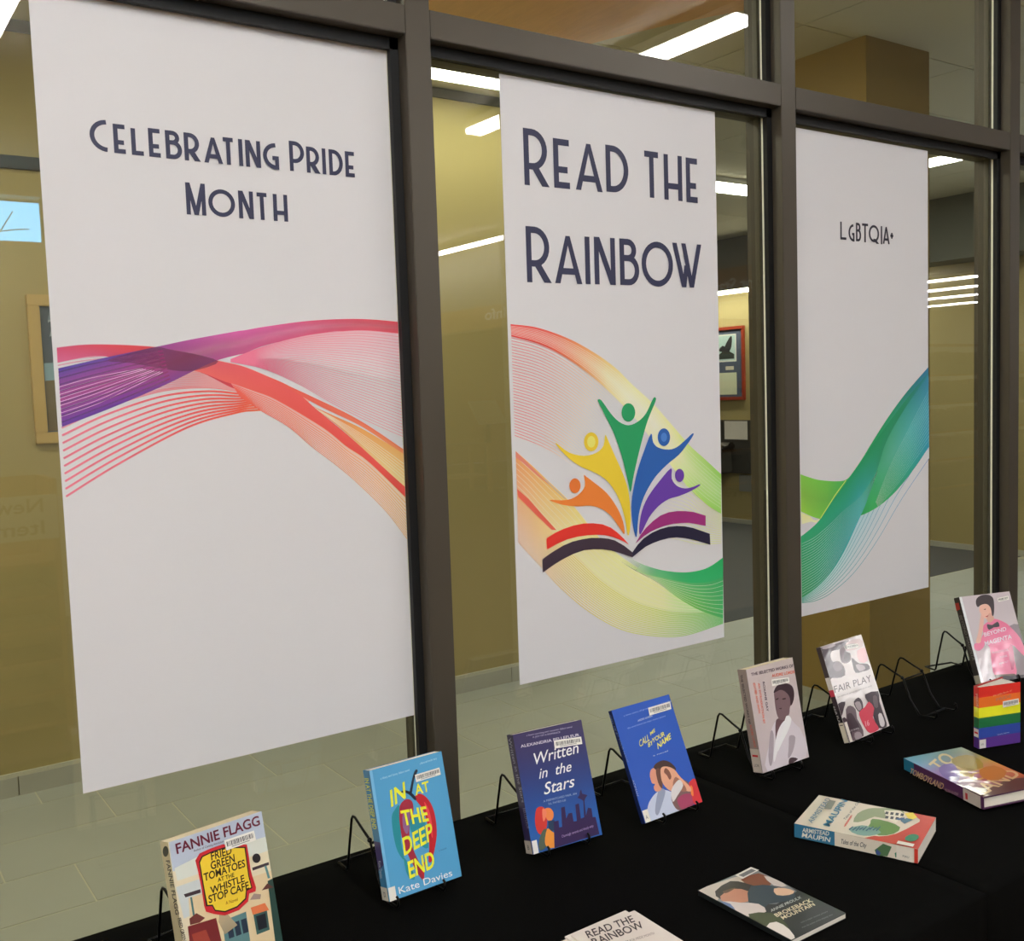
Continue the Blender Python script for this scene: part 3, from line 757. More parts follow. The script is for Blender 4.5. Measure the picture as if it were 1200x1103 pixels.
def barcode(b, pl, quad, small=1):
    """white library sticker with bars, own part"""
    a = Art(1.35); q = [pl(*p) for p in quad]
    a.poly(q, (216,214,206))
    A, B, C, D = [Vector(p) for p in q]              # TL, TR, BR, BL
    r = random.Random(int(A.x*1e6) & 1023)
    k = .06
    while k < .93:
        wd = r.choice((.012, .02, .03)); 
        pt = lambda s, t: tuple(A.lerp(B, s).lerp(D.lerp(C, s), t))
        a.poly([pt(k, .2), pt(k+wd, .2), pt(k+wd, .68), pt(k, .68)], (60,60,66)); k += wd+r.choice((.014,.022))
        a.lay -= 1
    a.poly([pt(.2,.76), pt(.8,.76), pt(.8,.84), pt(.2,.84)], (130,130,130))
    return a.build('barcode_label', b, 'gloss', base=.0024)

# 1 --- tomatoes novel
Mx = frame_up(.3669, 1.3225, 8, 13); bw, bh, bt = .1396, .2, .027
mfr = mat('cream cover stock', (214,200,166), .3, coat=.5)
b1 = book('thick cream paperback novel with yellow cafe sign on the cover, leftmost on the table', Mx, bw, bh, bt, mfr)
f, s = planes(Mx, bt, (160,900,.18410)); a = Art(GK, (0,0,bw,bh))
a.poly([(0,0),(bw,0),(bw,bh),(0,bh)], (206,196,168))
a.poly([(200,440),(830,240),(880,460),(230,660)], (168,178,192), pl=f)
a.poly([(240,640),(400,560),(850,430),(860,520),(500,640),(260,720)], (196,200,190), pl=f)
a.poly([(250,760),(420,700),(440,900),(300,960)], (186,192,190), pl=f)
a.poly([(330,830),(900,640),(960,1160),(360,1200)], (204,184,146), pl=f)
a.poly([(300,805),(405,772),(408,795),(310,825)], (56,44,50), pl=f)
a.poly([(735,636),(840,600),(842,618),(738,655)], (56,44,50), pl=f)
a.poly([(340,825),(352,822),(372,950),(360,955)], (70,110,110), pl=f)
a.poly([(812,625),(826,622),(850,700),(835,705)], (90,130,130), pl=f)
a.poly([(335,960),(380,925),(435,955),(400,985),(340,1000)], (104,52,48), pl=f)
a.poly([(325,1010),(505,955),(540,1103),(560,1200),(350,1220)], (112,40,42), pl=f)
a.poly([(350,1060),(440,1030),(470,1103),(370,1130)], (146,62,50), pl=f)
a.poly([(545,975),(695,915),(725,1120),(570,1180)], (84,120,122), pl=f)
for k in range(3):
    a.poly([(572+45*k,1000-16*k),(606+45*k,988-16*k),(622+45*k,1075-16*k),(588+45*k,1088-16*k)], (38,50,66), pl=f)
a.poly([(725,890),(815,860),(842,905),(738,935)], (206,112,70), pl=f)
a.poly([(742,935),(828,908),(846,1030),(764,1062)], (58,88,84), pl=f)
a.poly([(758,945),(818,925),(830,1015),(775,1035)], (30,34,40), pl=f)
a.poly([(832,720),(872,700),(935,1103),(950,1200),(890,1180)], (40,66,60), pl=f)
a.poly([(795,780),(830,735),(870,760)], (90,52,46), pl=f)
a.poly([(720,840),(745,800),(790,805),(785,835)], (150,130,120), pl=f)
a.poly([(530,880),(640,1000),(560,1060),(520,980)], (190,170,136), .6, pl=f)
sign = [(372,590),(398,545),(470,512),(548,486),(700,488),(712,560),(722,640),(735,690),(758,760),(755,786),(715,800),(708,850),(650,905),(560,940),(490,930),(440,915),(428,880),(410,760),(390,660)]
a.poly(sign, (186,40,48), pl=f)
a.poly([(394,600),(412,562),(480,530),(556,505),(692,502),(704,600),(716,690),(735,765),(700,782),(696,835),(640,888),(560,920),(496,912),(478,880),(440,882),(424,780)], (48,34,30), pl=f)
a.poly([(402,604),(418,568),(484,537),(560,512),(684,510),(697,600),(709,690),(727,760),(694,776),(688,830),(636,880),(560,911),(500,903),(482,870),(450,872),(432,780)], (232,186,54), pl=f)
a.text('FANNIE FLAGG', (255,548), (785,362), (243,482), (96,26,48), f, .018)
a.text('Author of Coming Attractions', (362,535), (560,470), (360,520), (70,40,60), f)
BK = (44,32,22)
a.text('FRIED', (474,588), (605,545), (468,537), BK, f, .02)
a.text('GREEN', (472,648), (624,597), (466,596), BK, f, .02)
a.text('TOMATOES', (428,722), (690,628), (422,672), BK, f, .02)
a.text('AT THE', (515,727), (620,692), (512,700), BK, f, .02)
a.text('WHISTLE', (470,803), (686,722), (464,757), BK, f, .02)
a.text('STOP CAFE', (458,862), (714,768), (452,812), BK, f, .02)
a.text('A Novel', (565,872), (642,845), (562,850), (150,90,30), f)
a.disc(f, 760, 575, 26, 30, (40,36,40))
a.build('cover_print', b1)
barcode(b1, f, [(552,462),(742,398),(756,460),(566,526)])
sa = Art(GK); sa.poly([(0,0),(bt,0),(bt,bh),(0,bh)], (206,194,160))
sa.disc(s, 186, 532, 18, 34, (30,28,30))
sa.text('FANNIE FLAGG', (188,590), (250,935), (212,588), BK, s, .02)
sa.text('FRIED GREEN TOMATOES', (262,960), (330,1250), (284,952), BK, s, .02)
spine_art(sa, b1, bt)
easel(.432, 1.345, 8, 'black wire easel behind the cream tomatoes novel, leftmost of all')

# 2 --- In at the Deep End
Mx = frame_up(.6923, 1.3789, .8, 14); bw, bh, bt = .1331, .2009, .0221
b2 = book('sky blue paperback with yellow In at the Deep End lettering over red shapes', Mx, bw, bh, bt, mat('sky blue cover stock', (70,140,184), .3, coat=.5), 'pages_white')
f, s = planes(Mx, bt, (380,850,.19946)); a = Art(GK, (0,0,bw,bh))
a.poly([(0,0),(bw,0),(bw,bh),(0,bh)], (78,148,190))
a.poly([(0,0),(.005,0),(.005,bh),(0,bh)], (110,170,204))
a.poly([(396,540),(412,500),(440,470),(452,560),(450,680),(470,790),(430,740),(405,640)], (40,130,140), pl=f, smooth=3)
a.poly([(470,780),(520,860),(530,905),(500,900),(478,850)], (40,130,140), pl=f, smooth=3)
a.poly([(445,470),(470,440),(500,436),(520,460),(522,520),(500,600),(505,680),(535,760),(570,840),(588,912),(560,890),(510,800),(465,700),(446,600),(440,520)], (150,40,60), pl=f, smooth=3)
a.poly([(462,520),(500,500),(500,580),(486,640),(462,600)], (130,90,130), pl=f, smooth=3)
a.poly([(530,420),(560,402),(600,425),(635,480),(655,560),(660,650),(645,740),(630,800),(612,800),(616,720),(612,640),(600,560),(575,490),(545,450)], (178,36,46), pl=f, smooth=3)
a.poly([(585,450),(615,500),(632,580),(636,660),(626,640),(612,560)], (214,70,76), pl=f, smooth=3)
a.poly([(500,560),(560,520),(600,600),(610,720),(560,700),(515,640)], (44,140,156), .85, pl=f, smooth=3)
a.poly([(560,840),(590,800),(586,912)], (178,36,46), pl=f)
for P in ([(438,400),(470,382),(510,395),(540,430),(530,440),(500,410),(470,396)], [(500,400),(508,350),(522,290),(535,262),(548,268),(530,310),(520,360),(512,402)]):
    a.poly(P, (34,40,56), pl=f, smooth=3)
YL = (232,222,52)
for st, L, Rr, T, bd in (('IN', (392,480), (478,425), (384,380), .03), ('AT', (535,412), (618,385), (526,350), .03), ('THE', (462,590), (614,560), (444,500), .035),
    ('DEEP', (468,765), (640,668), (455,660), .03), ('END', (500,900), (650,830), (486,800), .035)):
    a.text(st, L, Rr, T, YL, f, bd*.7)
a.text('Kate Davies', (440,992), (752,884), (432,950), (224,234,236), f, .004)
a.text('a sharp and funny debut novel', (330,320), (500,268), (328,306), (170,206,226), f)
a.text('a fierce and tender story', (560,232), (660,200), (558,218), (170,206,226), f)
a.text('a novel', (672,742), (716,726), (670,732), (40,90,140), f)
a.build('cover_print', b2)
barcode(b2, f, [(528,292),(672,248),(680,290),(536,335)])
sa = Art(GK); sa.poly([(0,0),(bt,0),(bt,bh),(0,bh)], (64,130,176))
sa.poly([(0,bh*.45),(bt,bh*.45),(bt,bh*.28),(0,bh*.22)], (70,60,110))
sa.text('IN AT THE DEEP END', (238,312), (286,610), (262,312), YL, s, .017)
sa.text('Kate Davies', (318,800), (330,900), (334,798), (210,220,226), s)
spine_art(sa, b2, bt)
lb = Art(1.4, None); lb.poly([(0,.0005),(bt,.0005),(bt,.021),(0,.021)], (210,206,194)); lb.text('D', (.008,.006), (.014,.006), (.008,.014), (40,40,44))
o = lb.build('spine_label', b2, 'gloss', step=.00003, base=.0009, place=lambda u, v, z: (-z, v, u-bt))
lb = Art(1.4); lb.poly([(0,.0005),(.012,.0005),(.012,.021),(0,.021)], (214,212,204)); lb.build('label_wrap', b2, 'gloss', base=.0024)
easel(.743, 1.392, 1, 'black wire easel behind the blue Deep End paperback')

# 3 --- Written in the Stars
Mx = frame_up(.9611, 1.3698, -5.5, 16.7); bw, bh, bt = .1408, .1999, .0227
b3 = book('dark blue paperback titled Written in the Stars with city skyline and kissing couple', Mx, bw, bh, bt, mat('dark indigo cover stock', (44,42,78), .3, coat=.5), 'pages_white')
f, s = planes(Mx, bt, (560,820,.17224)); a = Art(GK, (0,0,bw,bh))
n_ = 14; P0 = [(0, bh*(1-i/n_)) for i in range(n_+1)]; P1 = [(bw, bh*(1-i/n_)) for i in range(n_+1)]
ca = [(50,40,80),(46,44,90),(40,54,110),(38,70,134),(36,84,152),(40,90,160)]
a.strip(P0, P1, ca, ca)
a.poly([(400,740),(450,735),(470,800),(465,880),(430,920),(400,890),(388,820)], (190,52,46), pl=f, smooth=3)
a.poly([(455,745),(490,738),(514,770),(510,810),(485,828),(462,800)], (214,122,66), pl=f, smooth=3)
a.poly([(440,740),(466,760),(462,800),(446,830),(438,790)], (216,120,90), pl=f, smooth=3)
a.poly([(478,825),(520,820),(530,880),(500,900),(480,880)], (38,60,84), pl=f)
a.poly([(420,940),(450,880),(490,900),(480,980),(430,1030),(412,1000)], (78,88,74), pl=f, smooth=3)
a.poly([(470,880),(500,895),(550,930),(555,965),(540,1000),(480,1010),(455,970)], (226,138,58), pl=f, smooth=3)
CT = (50,34,74)
sky = [(520,1010),(515,830),(548,822),(552,870),(572,866),(565,735),(590,728),(600,810),(615,775),(640,770),(650,830),(672,826),(662,715),(686,706),(700,810),(722,800),(716,690),(704,680),(676,668),(690,650),(694,622),(702,612),(708,640),(745,650),(730,672),(724,690),(734,790),(748,735),(772,740),(780,800),(800,798),(826,915),(545,1003)]
a.poly(sky, CT, pl=f)
WH = (222,222,226)
a.text('ALEXANDRIA BELLEFLEUR', (292,328), (690,248), (288,308), (196,190,204), f, .012)
a.text('a heart warming and romantic debut novel', (330,250), (640,190), (328,238), (160,156,180), f)
a.text('A JOY OF A ROMANCE', (372,262), (560,226), (370,250), (160,156,180), f)
a.text('Written', (372,448), (682,362), (376,362), WH, f, .004)
a.text('in  the', (415,540), (632,486), (426,462), WH, f, .004)
a.text('Stars', (448,648), (652,592), (458,560), WH, f, .006)
a.text('A MISMATCHED PAIR. AN', (445,700), (672,645), (443,685), (150,164,190), f)
a.text('ILL FATED LIE', (480,716), (598,690), (478,702), (150,164,190), f)
a.text('Charmingly romantic and sharply witty', (570,940), (785,866), (568,922), (170,150,190), f)
a.build('cover_print', b3)
barcode(b3, f, [(512,280),(698,252),(706,302),(518,334)])
sa = Art(GK); sa.poly([(0,0),(bt,0),(bt,bh),(0,bh)], (50,42,80))
sa.text('Written in the Stars', (206,262), (300,700), (226,262), (150,150,180), s)
sa.text('BELLEFLEUR', (306,740), (336,880), (322,738), (150,150,180), s)
spine_art(sa, b3, bt)
lb = Art(1.4); lb.poly([(0,.0005),(bt,.0005),(bt,.022),(0,.022)], (190,182,172)); lb.text('B', (.008,.007), (.014,.007), (.008,.015), (40,40,44))
lb.build('spine_label', b3, 'gloss', step=.00003, base=.0009, place=lambda u, v, z: (-z, v, u-bt))
lb = Art(1.4); lb.poly([(0,.0005),(.010,.0005),(.010,.022),(0,.022)], (206,204,200)); lb.build('label_wrap', b3, 'gloss', base=.0024)
easel(1.030, 1.382, -2, 'black wire easel behind the dark blue Written in the Stars paperback')

# 4 --- Call Me by Your Name
Mx = frame_up(1.1901, 1.3431, 1.4, 23.8); bw, bh, bt = .1480, .2055, .0095
b4 = book('bright blue thin paperback with two faces leaning together and yellow handwritten title', Mx, bw, bh, bt, mat('royal blue cover stock', (34,74,160), .25, coat=.7), 'pages_white')
f, s = planes(Mx, bt, (690,790,.17223)); a = Art(GK, (0,0,bw,bh))
a.poly([(0,0),(bw,0),(bw,bh),(0,bh)], (38,80,168))
a.poly([(400,905),(430,840),(470,800),(520,790),(570,810),(620,860),(640,930),(560,970),(450,1010),(400,1012)], (178,186,204), pl=f, smooth=3)
a.poly([(470,800),(500,780),(520,800),(500,880),(470,960),(450,930)], (146,154,178), .8, pl=f, smooth=3)
a.poly([(560,830),(600,760),(650,720),(700,780),(720,860),(690,910),(620,930),(580,900)], (112,84,84), pl=f, smooth=3)
a.poly([(600,860),(640,820),(700,820),(720,880),(640,925)], (150,60,90), pl=f, smooth=3)
a.poly([(680,740),(740,715),(780,860),(720,890),(700,830)], (196,48,56), pl=f, smooth=2)
a.poly([(690,760),(705,770),(712,830),(695,820)], (220,120,60), pl=f, smooth=2)
a.poly([(414,690),(420,656),(440,640),(470,640),(500,670),(500,740),(490,790),(455,800),(440,770),(450,750),(430,745),(420,720)], (196,136,112), pl=f, smooth=3)
a.poly([(440,640),(455,610),(500,588),(550,600),(590,640),(580,660),(520,650),(480,660)], (64,44,42), pl=f, smooth=3)
a.poly([(455,650),(490,650),(500,720),(498,780),(470,740)], (96,64,54), pl=f, smooth=3)
a.poly([(490,640),(530,630),(580,650),(620,700),(690,770),(690,800),(640,790),(600,770),(570,800),(530,780),(500,740),(488,690)], (206,152,124), pl=f, smooth=3)
a.poly([(520,640),(545,660),(560,700),(548,720),(530,690),(510,668)], (120,76,62), pl=f, smooth=3)
a.poly([(590,700),(650,760),(660,800),(600,790),(570,760)], (150,102,84), pl=f, smooth=3)
a.poly([(560,790),(610,720),(640,760),(600,830),(570,870)], (200,196,196), pl=f, smooth=3)
YE = (214,208,96)
a.text('CALL', (345,500), (412,452), (338,452), YE, f, .01); a.text('ME', (418,420), (450,392), (414,396), YE, f, .02)
a.text('BY', (404,500), (436,478), (400,468), YE, f, .02); a.text('YOUR', (432,470), (516,418), (426,440), YE, f, .02)
a.text('NAME', (468,512), (558,440), (462,470), YE, f, .02); a.text('a novel', (436,562), (536,528), (434,552), (190,196,190), f)
a.text('ANDRE ACIMAN', (332,326), (430,292), (330,312), (190,200,220), f)
a.text('the novel behind the major motion picture', (262,376), (520,290), (260,364), (140,160,206), f)
a.text('a love story of great beauty and longing', (236,292), (560,186), (234,280), (140,160,206), f)
a.build('cover_print', b4)
barcode(b4, f, [(398,232),(548,188),(556,240),(408,285)])
sa = Art(GK); sa.poly([(0,0),(bt,0),(bt,bh),(0,bh)], (24,36,84))
sa.text('CALL ME BY YOUR NAME', (138,280), (262,600), (150,282), (120,140,190), s); sa.text('ACIMAN', (296,720), (330,830), (308,720), (190,196,210), s)
spine_art(sa, b4, bt)
lb = Art(1.4); lb.poly([(0,.0005),(.013,.0005),(.013,.022),(0,.022)], (208,204,192)); lb.text('A', (.004,.006), (.009,.006), (.004,.013), (90,90,90)); lb.build('spine_label', b4, 'gloss', base=.0024)
easel(1.272, 1.360, 1, 'black wire easel behind the bright blue book with two faces')

# 5 --- Selected Works
Mx = frame_up(1.5319, 1.3705, .2, 11.2); bw, bh, bt = .1418, .2081, .0238
b5 = book('pale mauve paperback with a person in a white shirt and orange vertical lettering', Mx, bw, bh, bt, mat('pale mauve cover stock', (178,166,166), .35, coat=.4))
f, s = planes(Mx, bt, (810,750,.15414)); a = Art(GK, (0,0,bw,bh))
P0 = [(0, bh*i/8) for i in range(9)]; P1 = [(bw, bh*i/8) for i in range(9)]
a.strip(P0, P1, [(178,166,168),(184,172,170)], [(190,178,182),(186,174,170)])
a.poly([(580,1000),(590,800),(610,680),(650,610),(720,570),(790,640),(840,700),(872,890)], (196,188,194), pl=f, smooth=3)
a.poly([(640,640),(655,600),(725,590),(730,640),(690,720),(665,790),(645,820),(640,720)], (96,72,78), pl=f, smooth=3)
a.poly([(630,390),(660,345),(710,332),(760,352),(780,400),(776,460),(750,510),(745,560),(720,600),(680,610),(655,580),(640,520),(632,450)], (112,90,94), pl=f, smooth=3)
a.poly([(625,400),(650,350),(710,330),(765,350),(782,410),(774,470),(755,500),(748,440),(720,400),(680,380),(645,395)], (60,46,52), pl=f, smooth=3)
a.poly([(640,450),(665,440),(660,452),(645,458)], (60,44,48), pl=f); a.poly([(690,446),(718,440),(716,452),(694,456)], (60,44,48), pl=f)
a.poly([(664,520),(690,516),(680,530)], (70,46,50), pl=f)
a.poly([(655,700),(700,620),(715,640),(660,830),(630,930),(625,860)], (220,214,218), pl=f, smooth=3)
a.poly([(720,580),(760,600),(740,680),(690,780),(655,850),(690,700)], (226,220,224), pl=f, smooth=3)
a.poly([(745,730),(790,740),(770,850),(735,900),(740,800)], (170,158,166), .8, pl=f, smooth=3)
a.poly([(600,700),(625,720),(620,900),(600,960),(585,880)], (170,158,166), .7, pl=f, smooth=3)
a.poly([(742,905),(770,893),(810,905),(770,935),(742,945)], (74,58,62), pl=f, smooth=2)
DK = (66,50,66); OR = (206,96,70)
a.text('THE SELECTED WORKS OF', (456,275), (776,205), (452,252), DK, f, .02)
a.text('AUDRE LORDE', (612,285), (786,252), (608,262), OR, f, .017)
a.text('ROXANE GAY', (540,320), (572,545), (556,318), DK, f, .017)
a.text('EDITED AND WITH', (468,330), (510,560), (484,328), OR, f, .017)
a.text('AN INTRODUCTION BY', (504,330), (546,640), (520,328), OR, f, .017)
a.build('cover_print', b5)
barcode(b5, f, [(604,302),(736,284),(740,324),(608,352)])
sa = Art(GK); sa.poly([(0,0),(bt,0),(bt,bh),(0,bh)], (140,126,122))
sa.text('THE SELECTED WORKS OF', (372,268), (438,640), (388,266), (48,36,44), s, .02)
sa.text('AUDRE LORDE', (444,645), (480,820), (460,643), (190,84,64), s, .017)
spine_art(sa, b5, bt)
lb = Art(1.4); lb.poly([(0,.001),(bt,.001),(bt,.048),(0,.048)], (190,180,170)); lb.poly([(.004,.032),(.019,.032),(.019,.036),(.004,.036)], (176,40,44)); lb.text('LOR', (.005,.012), (.018,.012), (.005,.018), (90,80,80))
lb.build('spine_label', b5, 'gloss', step=.00003, base=.0009, place=lambda u, v, z: (-z, v, u-bt))
easel(1.580, 1.372, 0, 'black wire easel showing its left side behind the grey pink selected works book')

# 6 --- Fair Play
Mx = frame_up(1.8055, 1.3700, 4.5, 19.4); bw, bh, bt = .1600, .2104, .0120
b6 = book('black and white cover paperback titled Fair Play with red shirted players', Mx, bw, bh, bt, mat('white cover stock', (196,190,186), .35, coat=.4), 'pages_white')
f, s = planes(Mx, bt, (930,730,.15414)); a = Art(GK, (0,0,bw,bh))
a.poly([(0,0),(bw,0),(bw,bh),(0,bh)], (198,192,190))
G1 = (58,46,54); G2 = (96,82,88); G3 = (150,138,142)
for P, c in (([(182,200),(300,165),(420,130),(400,170),(340,205),(290,215),(280,260),(300,300),(330,290),(380,330),(390,400),(330,420),(290,420),(268,440),(240,370),(215,290)], G1),
    ([(300,320),(330,290),(365,310),(370,350),(330,370),(305,350)], G2), ([(350,190),(380,180),(400,220),(430,230),(435,280),(405,308),(365,300),(352,250)], G2),
    ([(385,220),(425,232),(430,275),(400,300),(380,270)], G1), ([(440,265),(470,290),(500,310),(560,312),(580,350),(520,372),(470,380),(450,330)], G1),
    ([(470,320),(520,318),(545,350),(500,368)], G3), ([(400,150),(500,120),(525,180),(400,215)], (186,168,166)), ([(395,170),(480,158),(484,188),(398,200)], (138,142,136)),
    ([(480,215),(540,190),(560,290),(500,300)], (206,168,170)), ([(235,130),(280,150),(320,170),(280,190),(215,200)], G3)):
    a.poly(P, c, pl=f, smooth=2)
a.text('FAIR PLAY', (312,535), (592,445), (302,480), G1, f, .0)
a.text('how athletes are claiming their rightful place in sports', (334,570), (592,482), (332,560), (90,84,88), f)
for P, c in (([(395,660),(430,630),(470,660),(480,730),(510,780),(530,860),(440,900),(410,800)], G2), ([(405,700),(440,690),(470,740),(500,800),(450,830),(420,790)], G1),
    ([(330,620),(390,600),(380,650),(360,720),(340,700)], G1), ([(365,730),(410,740),(440,830),(440,900),(420,920)], G1),
    ([(455,600),(490,568),(520,600),(525,660),(500,680),(470,650)], G1), ([(462,610),(500,600),(515,650),(490,668)], G3),
    ([(540,545),(640,520),(650,600),(690,720),(705,790),(640,800),(600,700),(560,600)], G1), ([(600,560),(630,560),(640,640),(610,640)], G2),
    ([(495,680),(540,640),(570,600),(610,650),(600,720),(640,790),(640,815),(580,840),(540,800),(505,730)], (196,58,78)), ([(640,700),(665,690),(690,760),(680,790),(655,780)], (200,194,196)),
    ([(460,840),(500,830),(520,870),(470,890)], G3)):
    a.poly(P, c, pl=f, smooth=2)
a.text('16', (545,790), (575,778), (538,748), (214,150,160), f, .017)
a.text('CYD ZEIGLER', (425,830), (495,806), (422,818), (200,196,196), f)
a.build('cover_print', b6)
barcode(b6, f, [(396,172),(480,158),(484,188),(400,203)])
sa = Art(GK); sa.poly([(0,0),(bt,0),(bt,bh),(0,bh)], G1); sa.poly([(0,bh*.50),(bt,bh*.50),(bt,bh*.68),(0,bh*.68)], (200,194,192)); sa.poly([(0,bh*.48),(bt,bh*.48),(bt,bh*.55),(0,bh*.55)], (190,60,80))
sa.poly([(0,bh*.12),(bt,bh*.12),(bt,bh*.34),(0,bh*.34)], (30,26,30)); sa.text('FAIR PLAY', (300,640), (350,780), (314,636), (200,196,196), s)
spine_art(sa, b6, bt)
lb = Art(1.4); lb.poly([(0,.001),(bt,.001),(bt,.044),(0,.044)], (198,190,174)); lb.poly([(.002,.038),(.010,.038),(.010,.040),(.002,.040)], (90,80,80)); lb.build('spine_label', b6, 'gloss', step=.00003, base=.0009, place=lambda u, v, z: (-z, v, u-bt))
lb = Art(1.4); lb.poly([(0,.001),(.010,.001),(.010,.044),(0,.044)], (206,200,190)); lb.build('label_wrap', b6, 'gloss', base=.0024)
easel(1.900, 1.380, 5, 'black wire easel holding the Fair Play book, its lip showing in front')
easel(2.150, 1.385, 3, 'empty black wire easel standing alone between the Fair Play book and the pink shirt book')

# 7 --- Beyond Magenta
Mx = frame_up(2.4043, 1.4239, -17, 20.6, .767); bw, bh, bt = .1620, .2230, .0200
b7 = book('tall grey hardcover showing a person in pink sweater and bow tie, rightmost on an easel', Mx, bw, bh, bt, mat('black book cloth', (40,36,36), .35, coat=.4), 'pages_white', 'hardcover')
f, s = planes(Mx, bt, (1080,680,.18130)); a = Art(GK, (0,0,bw,bh))
a.poly([(0,0),(bw,0),(bw,bh),(0,bh)], (184,174,178)); a.poly([(0,0),(.008,0),(.008,bh),(0,bh)], (206,208,210))
a.poly([(560,300),(700,330),(760,640),(600,640),(590,500)], (150,140,146), .8, pl=f, smooth=3)
PK = (212,112,146); PD = (186,88,124)
a.poly([(395,300),(430,268),(470,250),(530,270),(570,300),(640,380),(680,500),(640,470),(585,420),(600,520),(615,600),(580,615),(520,622),(470,610),(452,540),(440,440),(410,400),(400,350)], PK, pl=f, smooth=3)
a.poly([(345,410),(372,400),(400,350),(406,420),(375,455),(345,450),(338,425)], PK, pl=f, smooth=3)
a.poly([(350,400),(365,340),(380,240),(392,200),(404,220),(398,300),(385,370),(378,405)], (206,164,150), pl=f, smooth=3)
a.poly([(372,190),(380,160),(410,145),(440,150),(455,190),(448,230),(425,252),(400,240),(380,215)], (212,168,152), pl=f, smooth=3)
a.poly([(430,220),(450,215),(468,250),(440,275),(420,255)], (196,150,136), pl=f, smooth=3)
a.poly([(350,150),(355,120),(385,98),(430,95),(460,115),(468,160),(466,220),(455,230),(445,180),(420,155),(385,160),(362,175)], (58,50,54), pl=f, smooth=3)
a.poly([(398,190),(414,184),(412,192)], (60,44,44), pl=f); a.poly([(410,236),(432,226),(424,240)], (170,70,80), pl=f)
a.poly([(425,285),(455,290),(490,268),(502,300),(465,306),(435,322),(422,300)], (62,58,66), pl=f, smooth=2)
a.poly([(470,612),(600,605),(620,635),(480,650)], (90,70,60), pl=f)
a.poly([(500,620),(660,612),(665,660),(520,660)], (60,56,64), pl=f)
a.poly([(560,440),(585,420),(600,540),(580,580)], PD, .7, pl=f, smooth=2)
a.text('BEYOND', (405,366), (548,326), (400,340), (244,206,218), f, .017)
a.text('MAGENTA', (408,424), (582,376), (404,396), (244,206,218), f, .017)
a.text('TRANSGENDER', (452,478), (560,456), (450,464), (236,190,206), f, .01); a.text('TEENS', (505,506), (552,494), (503,494), (236,190,206), f, .01)
a.text('SPEAK OUT', (500,548), (560,530), (498,536), (236,190,206), f, .01)
a.build('cover_print', b7)
barcode(b7, f, [(486,118),(556,102),(562,126),(492,142)])
sa = Art(GK); sa.poly([(0,0),(bt,0),(bt,bh),(0,bh)], (44,40,42)); sa.poly([(216,150),(240,146),(250,190),(226,198)], (170,44,44), pl=s)
sa.text('BEYOND MAGENTA', (244,230), (330,520), (262,228), (120,116,116), s)
sa.poly([(0,.001),(bt,.001),(bt,.022),(0,.022)], (180,176,160))
spine_art(sa, b7, bt)
easel(2.478, 1.425, -14, 'black wire easel behind the pink sweater book, farthest right', 1.1)

# 8 --- rainbow striped little book, standing on its end and fanned open
Mx = frame_up(2.0107, 1.1958, -18.3, .2, .7525); bw, bh, bt = .1077, .1333, .014
rb = thing('book', 'small rainbow striped book standing fanned open at the right edge', 'book', Mx)
f, s = planes(Mx, bt, (1080,680,.18130))
mred = mat('red cover board', (176,40,36), .35)
MB().box(0, bw, 0, bh, -.0018, 0).build('front_board', mred, rb, bevel=.0005)
MB().box(-.0005, .0013, 0, bh, -bt, -.0018).build('spine_board', mred, rb, bevel=.0004)
an = R(17); bx = MB().box(0, bw, 0, bh, -.0018, 0)
bx.v = [(x*math.cos(an)-(-z)*math.sin(an)*-1*0 + 0, y, -bt + z - x*math.sin(an)) for x, y, z in bx.v]
bx.build('back_board', mred, rb)
for k in range(9):
    q = k/8; a0 = an*q; z0 = -.0022-(bt-.0044)*q
    L = bw-.004
    MB().add([(.002, .003, z0), (L*math.cos(a0), .003, z0-L*math.sin(a0)), (L*math.cos(a0), bh-.003, z0-L*math.sin(a0)), (.002, bh-.003, z0),
              (.002, .003, z0-.0012), (L*math.cos(a0), .003, z0-.0022-L*math.sin(a0+.012)), (L*math.cos(a0), bh-.003, z0-.0022-L*math.sin(a0+.012)), (.002, bh-.003, z0-.0012)],
             [(0,1,2,3),(7,6,5,4),(0,4,5,1),(1,5,6,2),(2,6,7,3),(3,7,4,0)]).build('page_bundle', 'pages_white', rb)
RC = [(206,44,38),(226,106,40),(222,220,44),(36,104,62),(48,70,150),(84,50,128)]
a = Art(GK); sa = Art(GK)
for k, c in enumerate(RC):
    y1 = bh*(1-k/6); y0 = bh*(1-(k+1)/6)
    a.poly([(-.0006,y0),(bw,y0),(bw,y1),(-.0006,y1)], c); a.lay -= 1; sa.poly([(-.0003,y0),(bt,y0),(bt,y1),(-.0003,y1)], c); sa.lay -= 1
a.lay += 2; sa.lay += 2
a.text('the Little Book of', (462,752), (582,718), (460,742), (226,170,130), f); a.text('PRIDE', (482,782), (580,756), (479,764), (180,110,90), f, .02)
a.text('Lewis Laney', (490,1002), (566,986), (489,994), (190,196,220), f)
a.build('cover_print', rb)
barcode(rb, f, [(520,782),(622,762),(624,800),(520,822)])
sa.text('PRIDE', (350,735), (358,820), (364,735), (214,170,150), s)
sa.poly([(0,.024),(bt,.024),(bt,.042),(0,.042)], (210,204,196)); sa.poly([(.002,.031),(.012,.031),(.012,.035),(.002,.035)], (190,40,44))
sa.build('spine_print', rb, 'gloss', step=.00003, base=.0007, place=lambda u, v, z: (-z, v, u-bt))
lb = Art(1.35); lb.poly([(-.0005,.001),(.016,.001),(.016,.020),(-.0005,.020)], (206,202,196)); lb.text('LAN', (.003,.008), (.010,.008), (.003,.012), (90,90,90)); lb.build('spine_label', rb, 'gloss', base=.0024)

